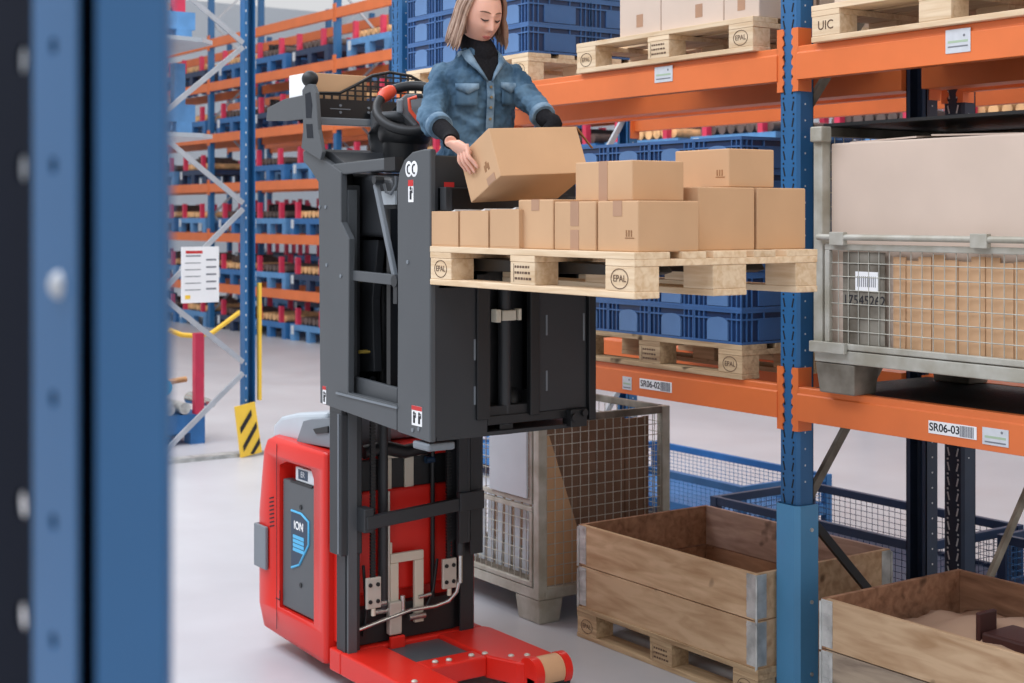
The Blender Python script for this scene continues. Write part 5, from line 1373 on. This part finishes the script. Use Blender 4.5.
# denim jacket
jm = MB()
loft(jm, [(ctr(z), Sx*hw, Fr*hd) for z, hw, hd in RG], 32)
for (sh, el, wr) in ((shR, elR, wrR), (shL, elL, wrL)):
    c0 = ctr(2.47)+(sh-ctr(2.47))*.5; cu_ = el.lerp(wr, .42)
    pts, rs = smooth_path([c0, sh, sh.lerp(el, .5), el, cu_], [.045, .053, .052, .050, .046], 7); jm.tube(pts, rs, 20)
jk = fuse(jm.build('denim_jacket', 'denim', W), .0055, 5, .5)
tx = bpy.data.textures.new('folds', 'CLOUDS'); tx.noise_scale = .06; tx.noise_depth = 3
dm = jk.modifiers.new('folds', 'DISPLACE'); dm.texture = tx; dm.strength = .046; dm.mid_level = .5; dm.texture_coords = 'LOCAL'
for (el, wr) in ((elR, wrR), (elL, wrL)):
    a0, a1 = el.lerp(wr, .36), el.lerp(wr, .52); ax = (a1-a0).normalized()
    MB().tube([a0, a0+ax*.004, a1-ax*.004, a1], [.047, .052, .051, .047], 20).build('rolled_cuff', 'denimlight', W)
# placket, buttons, pockets, collar
def band(pts, wd, name, mat, off=.012, th=.004):
    m = MB(); ps = [surf(x, z, off) for x, z in pts]
    for a, b in zip(ps, ps[1:]): m.bar(a, b, wd, th, tuple(Fr))
    return m.build(name, mat, W, bevel=.001)
band([(.008, zy(84)), (.008, zy(100)), (.008, zy(115)), (.008, zy(130)), (.008, zy(142))], .030, 'placket', 'denimlight', .010)
for y in (90, 100, 110, 121, 132): c = surf(.008, zy(y), .016); MB().cyl(c-Fr*.004, c+Fr*.003, .0055, n=12).build('button', 'brassdark', W)
def pocket(x0, x1, zt, zb):
    nn = 6; vs = []
    for i in range(nn+1):
        for j in range(nn+1):
            x = x0+(x1-x0)*j/nn; z = zt+(zb-zt)*i/nn; vs.append(surf(x, z, .011))
    m = MB(); m.add(vs, [(i*(nn+1)+j, (i+1)*(nn+1)+j, (i+1)*(nn+1)+j+1, i*(nn+1)+j+1) for i in range(nn) for j in range(nn)], 0, True); o = m.build('chest_pocket', 'denim', W)
    s_ = o.modifiers.new('t', 'SOLIDIFY'); s_.thickness = .004; s_.offset = 0
    xm = (x0+x1)/2; vs = []
    for i in range(3):
        for j in range(9):
            u = j/8; x = x0-.004+(x1-x0+.008)*u; drop = (.020+.022*(1-abs(2*u-1)))*(i/2); vs.append(surf(x, zt+.008-drop, .017))
    m = MB(); m.add(vs, [(i*9+j, (i+1)*9+j, (i+1)*9+j+1, i*9+j+1) for i in range(2) for j in range(8)], 0, True); f = m.build('pocket_flap', 'denimlight', W)
    s_ = f.modifiers.new('t', 'SOLIDIFY'); s_.thickness = .004; s_.offset = 0
pocket(-.125, -.045, zy(89), zy(109)); pocket(.055, .130, zy(87), zy(107))
for sg in (-1, 1):
    m = MB(); vs = []
    outer = [(sg*.012, zy(84)), (sg*.045, zy(74)), (sg*.085, zy(64)), (sg*.088, zy(56))]
    inner = [(sg*.008, zy(85)), (sg*.022, zy(76)), (sg*.045, zy(66)), (sg*.062, zy(52.5))]
    for a, b in zip(outer, inner): vs += [surf(a[0]+.004, a[1], .016), surf((a[0]+b[0])/2+.004, (a[1]+b[1])/2, .026), surf(b[0]+.004, b[1], .017)]
    # run round to the nape
    for t in (.4, .8, 1.0):
        an = math.radians(40+t*115); c = ctr(2.600); vs += [c+Sx*sg*math.sin(an)*.100+Fr*math.cos(an)*.085-UPV*.012, c+Sx*sg*math.sin(an)*.088+Fr*math.cos(an)*.078+UPV*.022, c+Sx*sg*math.sin(an)*.074+Fr*math.cos(an)*.068+UPV*.026]
    L_ = len(vs)//3
    m.add(vs, [(i*3+j, i*3+j+1, (i+1)*3+j+1, (i+1)*3+j) for i in range(L_-1) for j in range(2)], 0, True)
    o = m.build('collar', 'denimlight', W); s_ = o.modifiers.new('t', 'SOLIDIFY'); s_.thickness = .005; s_.offset = 0
# trousers + shoes
tr_ = MB(); loft(tr_, [(ctr(1.96), Sx*.172, Fr*.122), (ctr(2.06), Sx*.180, Fr*.128), (ctr(2.14), Sx*.165, Fr*.118)])
for sg in (-1, 1):
    pts, rs = smooth_path([hip+Sx*sg*.085-UPV*.05, Vector((hip.x, hip.y, 1.70))+Sx*sg*.095+Fr*.02, Vector((hip.x, hip.y, 1.31))+Sx*sg*.10-Fr*.01], [.095, .072, .060], 6); tr_.tube(pts, rs, 18)
fuse(tr_.build('trousers', 'trouser', W), .008, 3)
for sg in (-1, 1):
    c = Vector((hip.x, hip.y, 1.275))+Sx*sg*.10+Fr*.04
    m = MB(); loft(m, [(c-UPV*.038, Sx*.045, Fr*.13), (c-UPV*.015, Sx*.047, Fr*.13), (c+UPV*.02, Sx*.04, Fr*.10), (c+UPV*.05-Fr*.04, Sx*.036, Fr*.05)], 20); m.build('shoe', 'black', W)
# every labelled, liftable item is a thing of its own (beams and shelf parts included)
for o in list(col.objects):
    if o.parent is None and o.get('label') and not o.get('kind'): o['kind'] = 'thing'
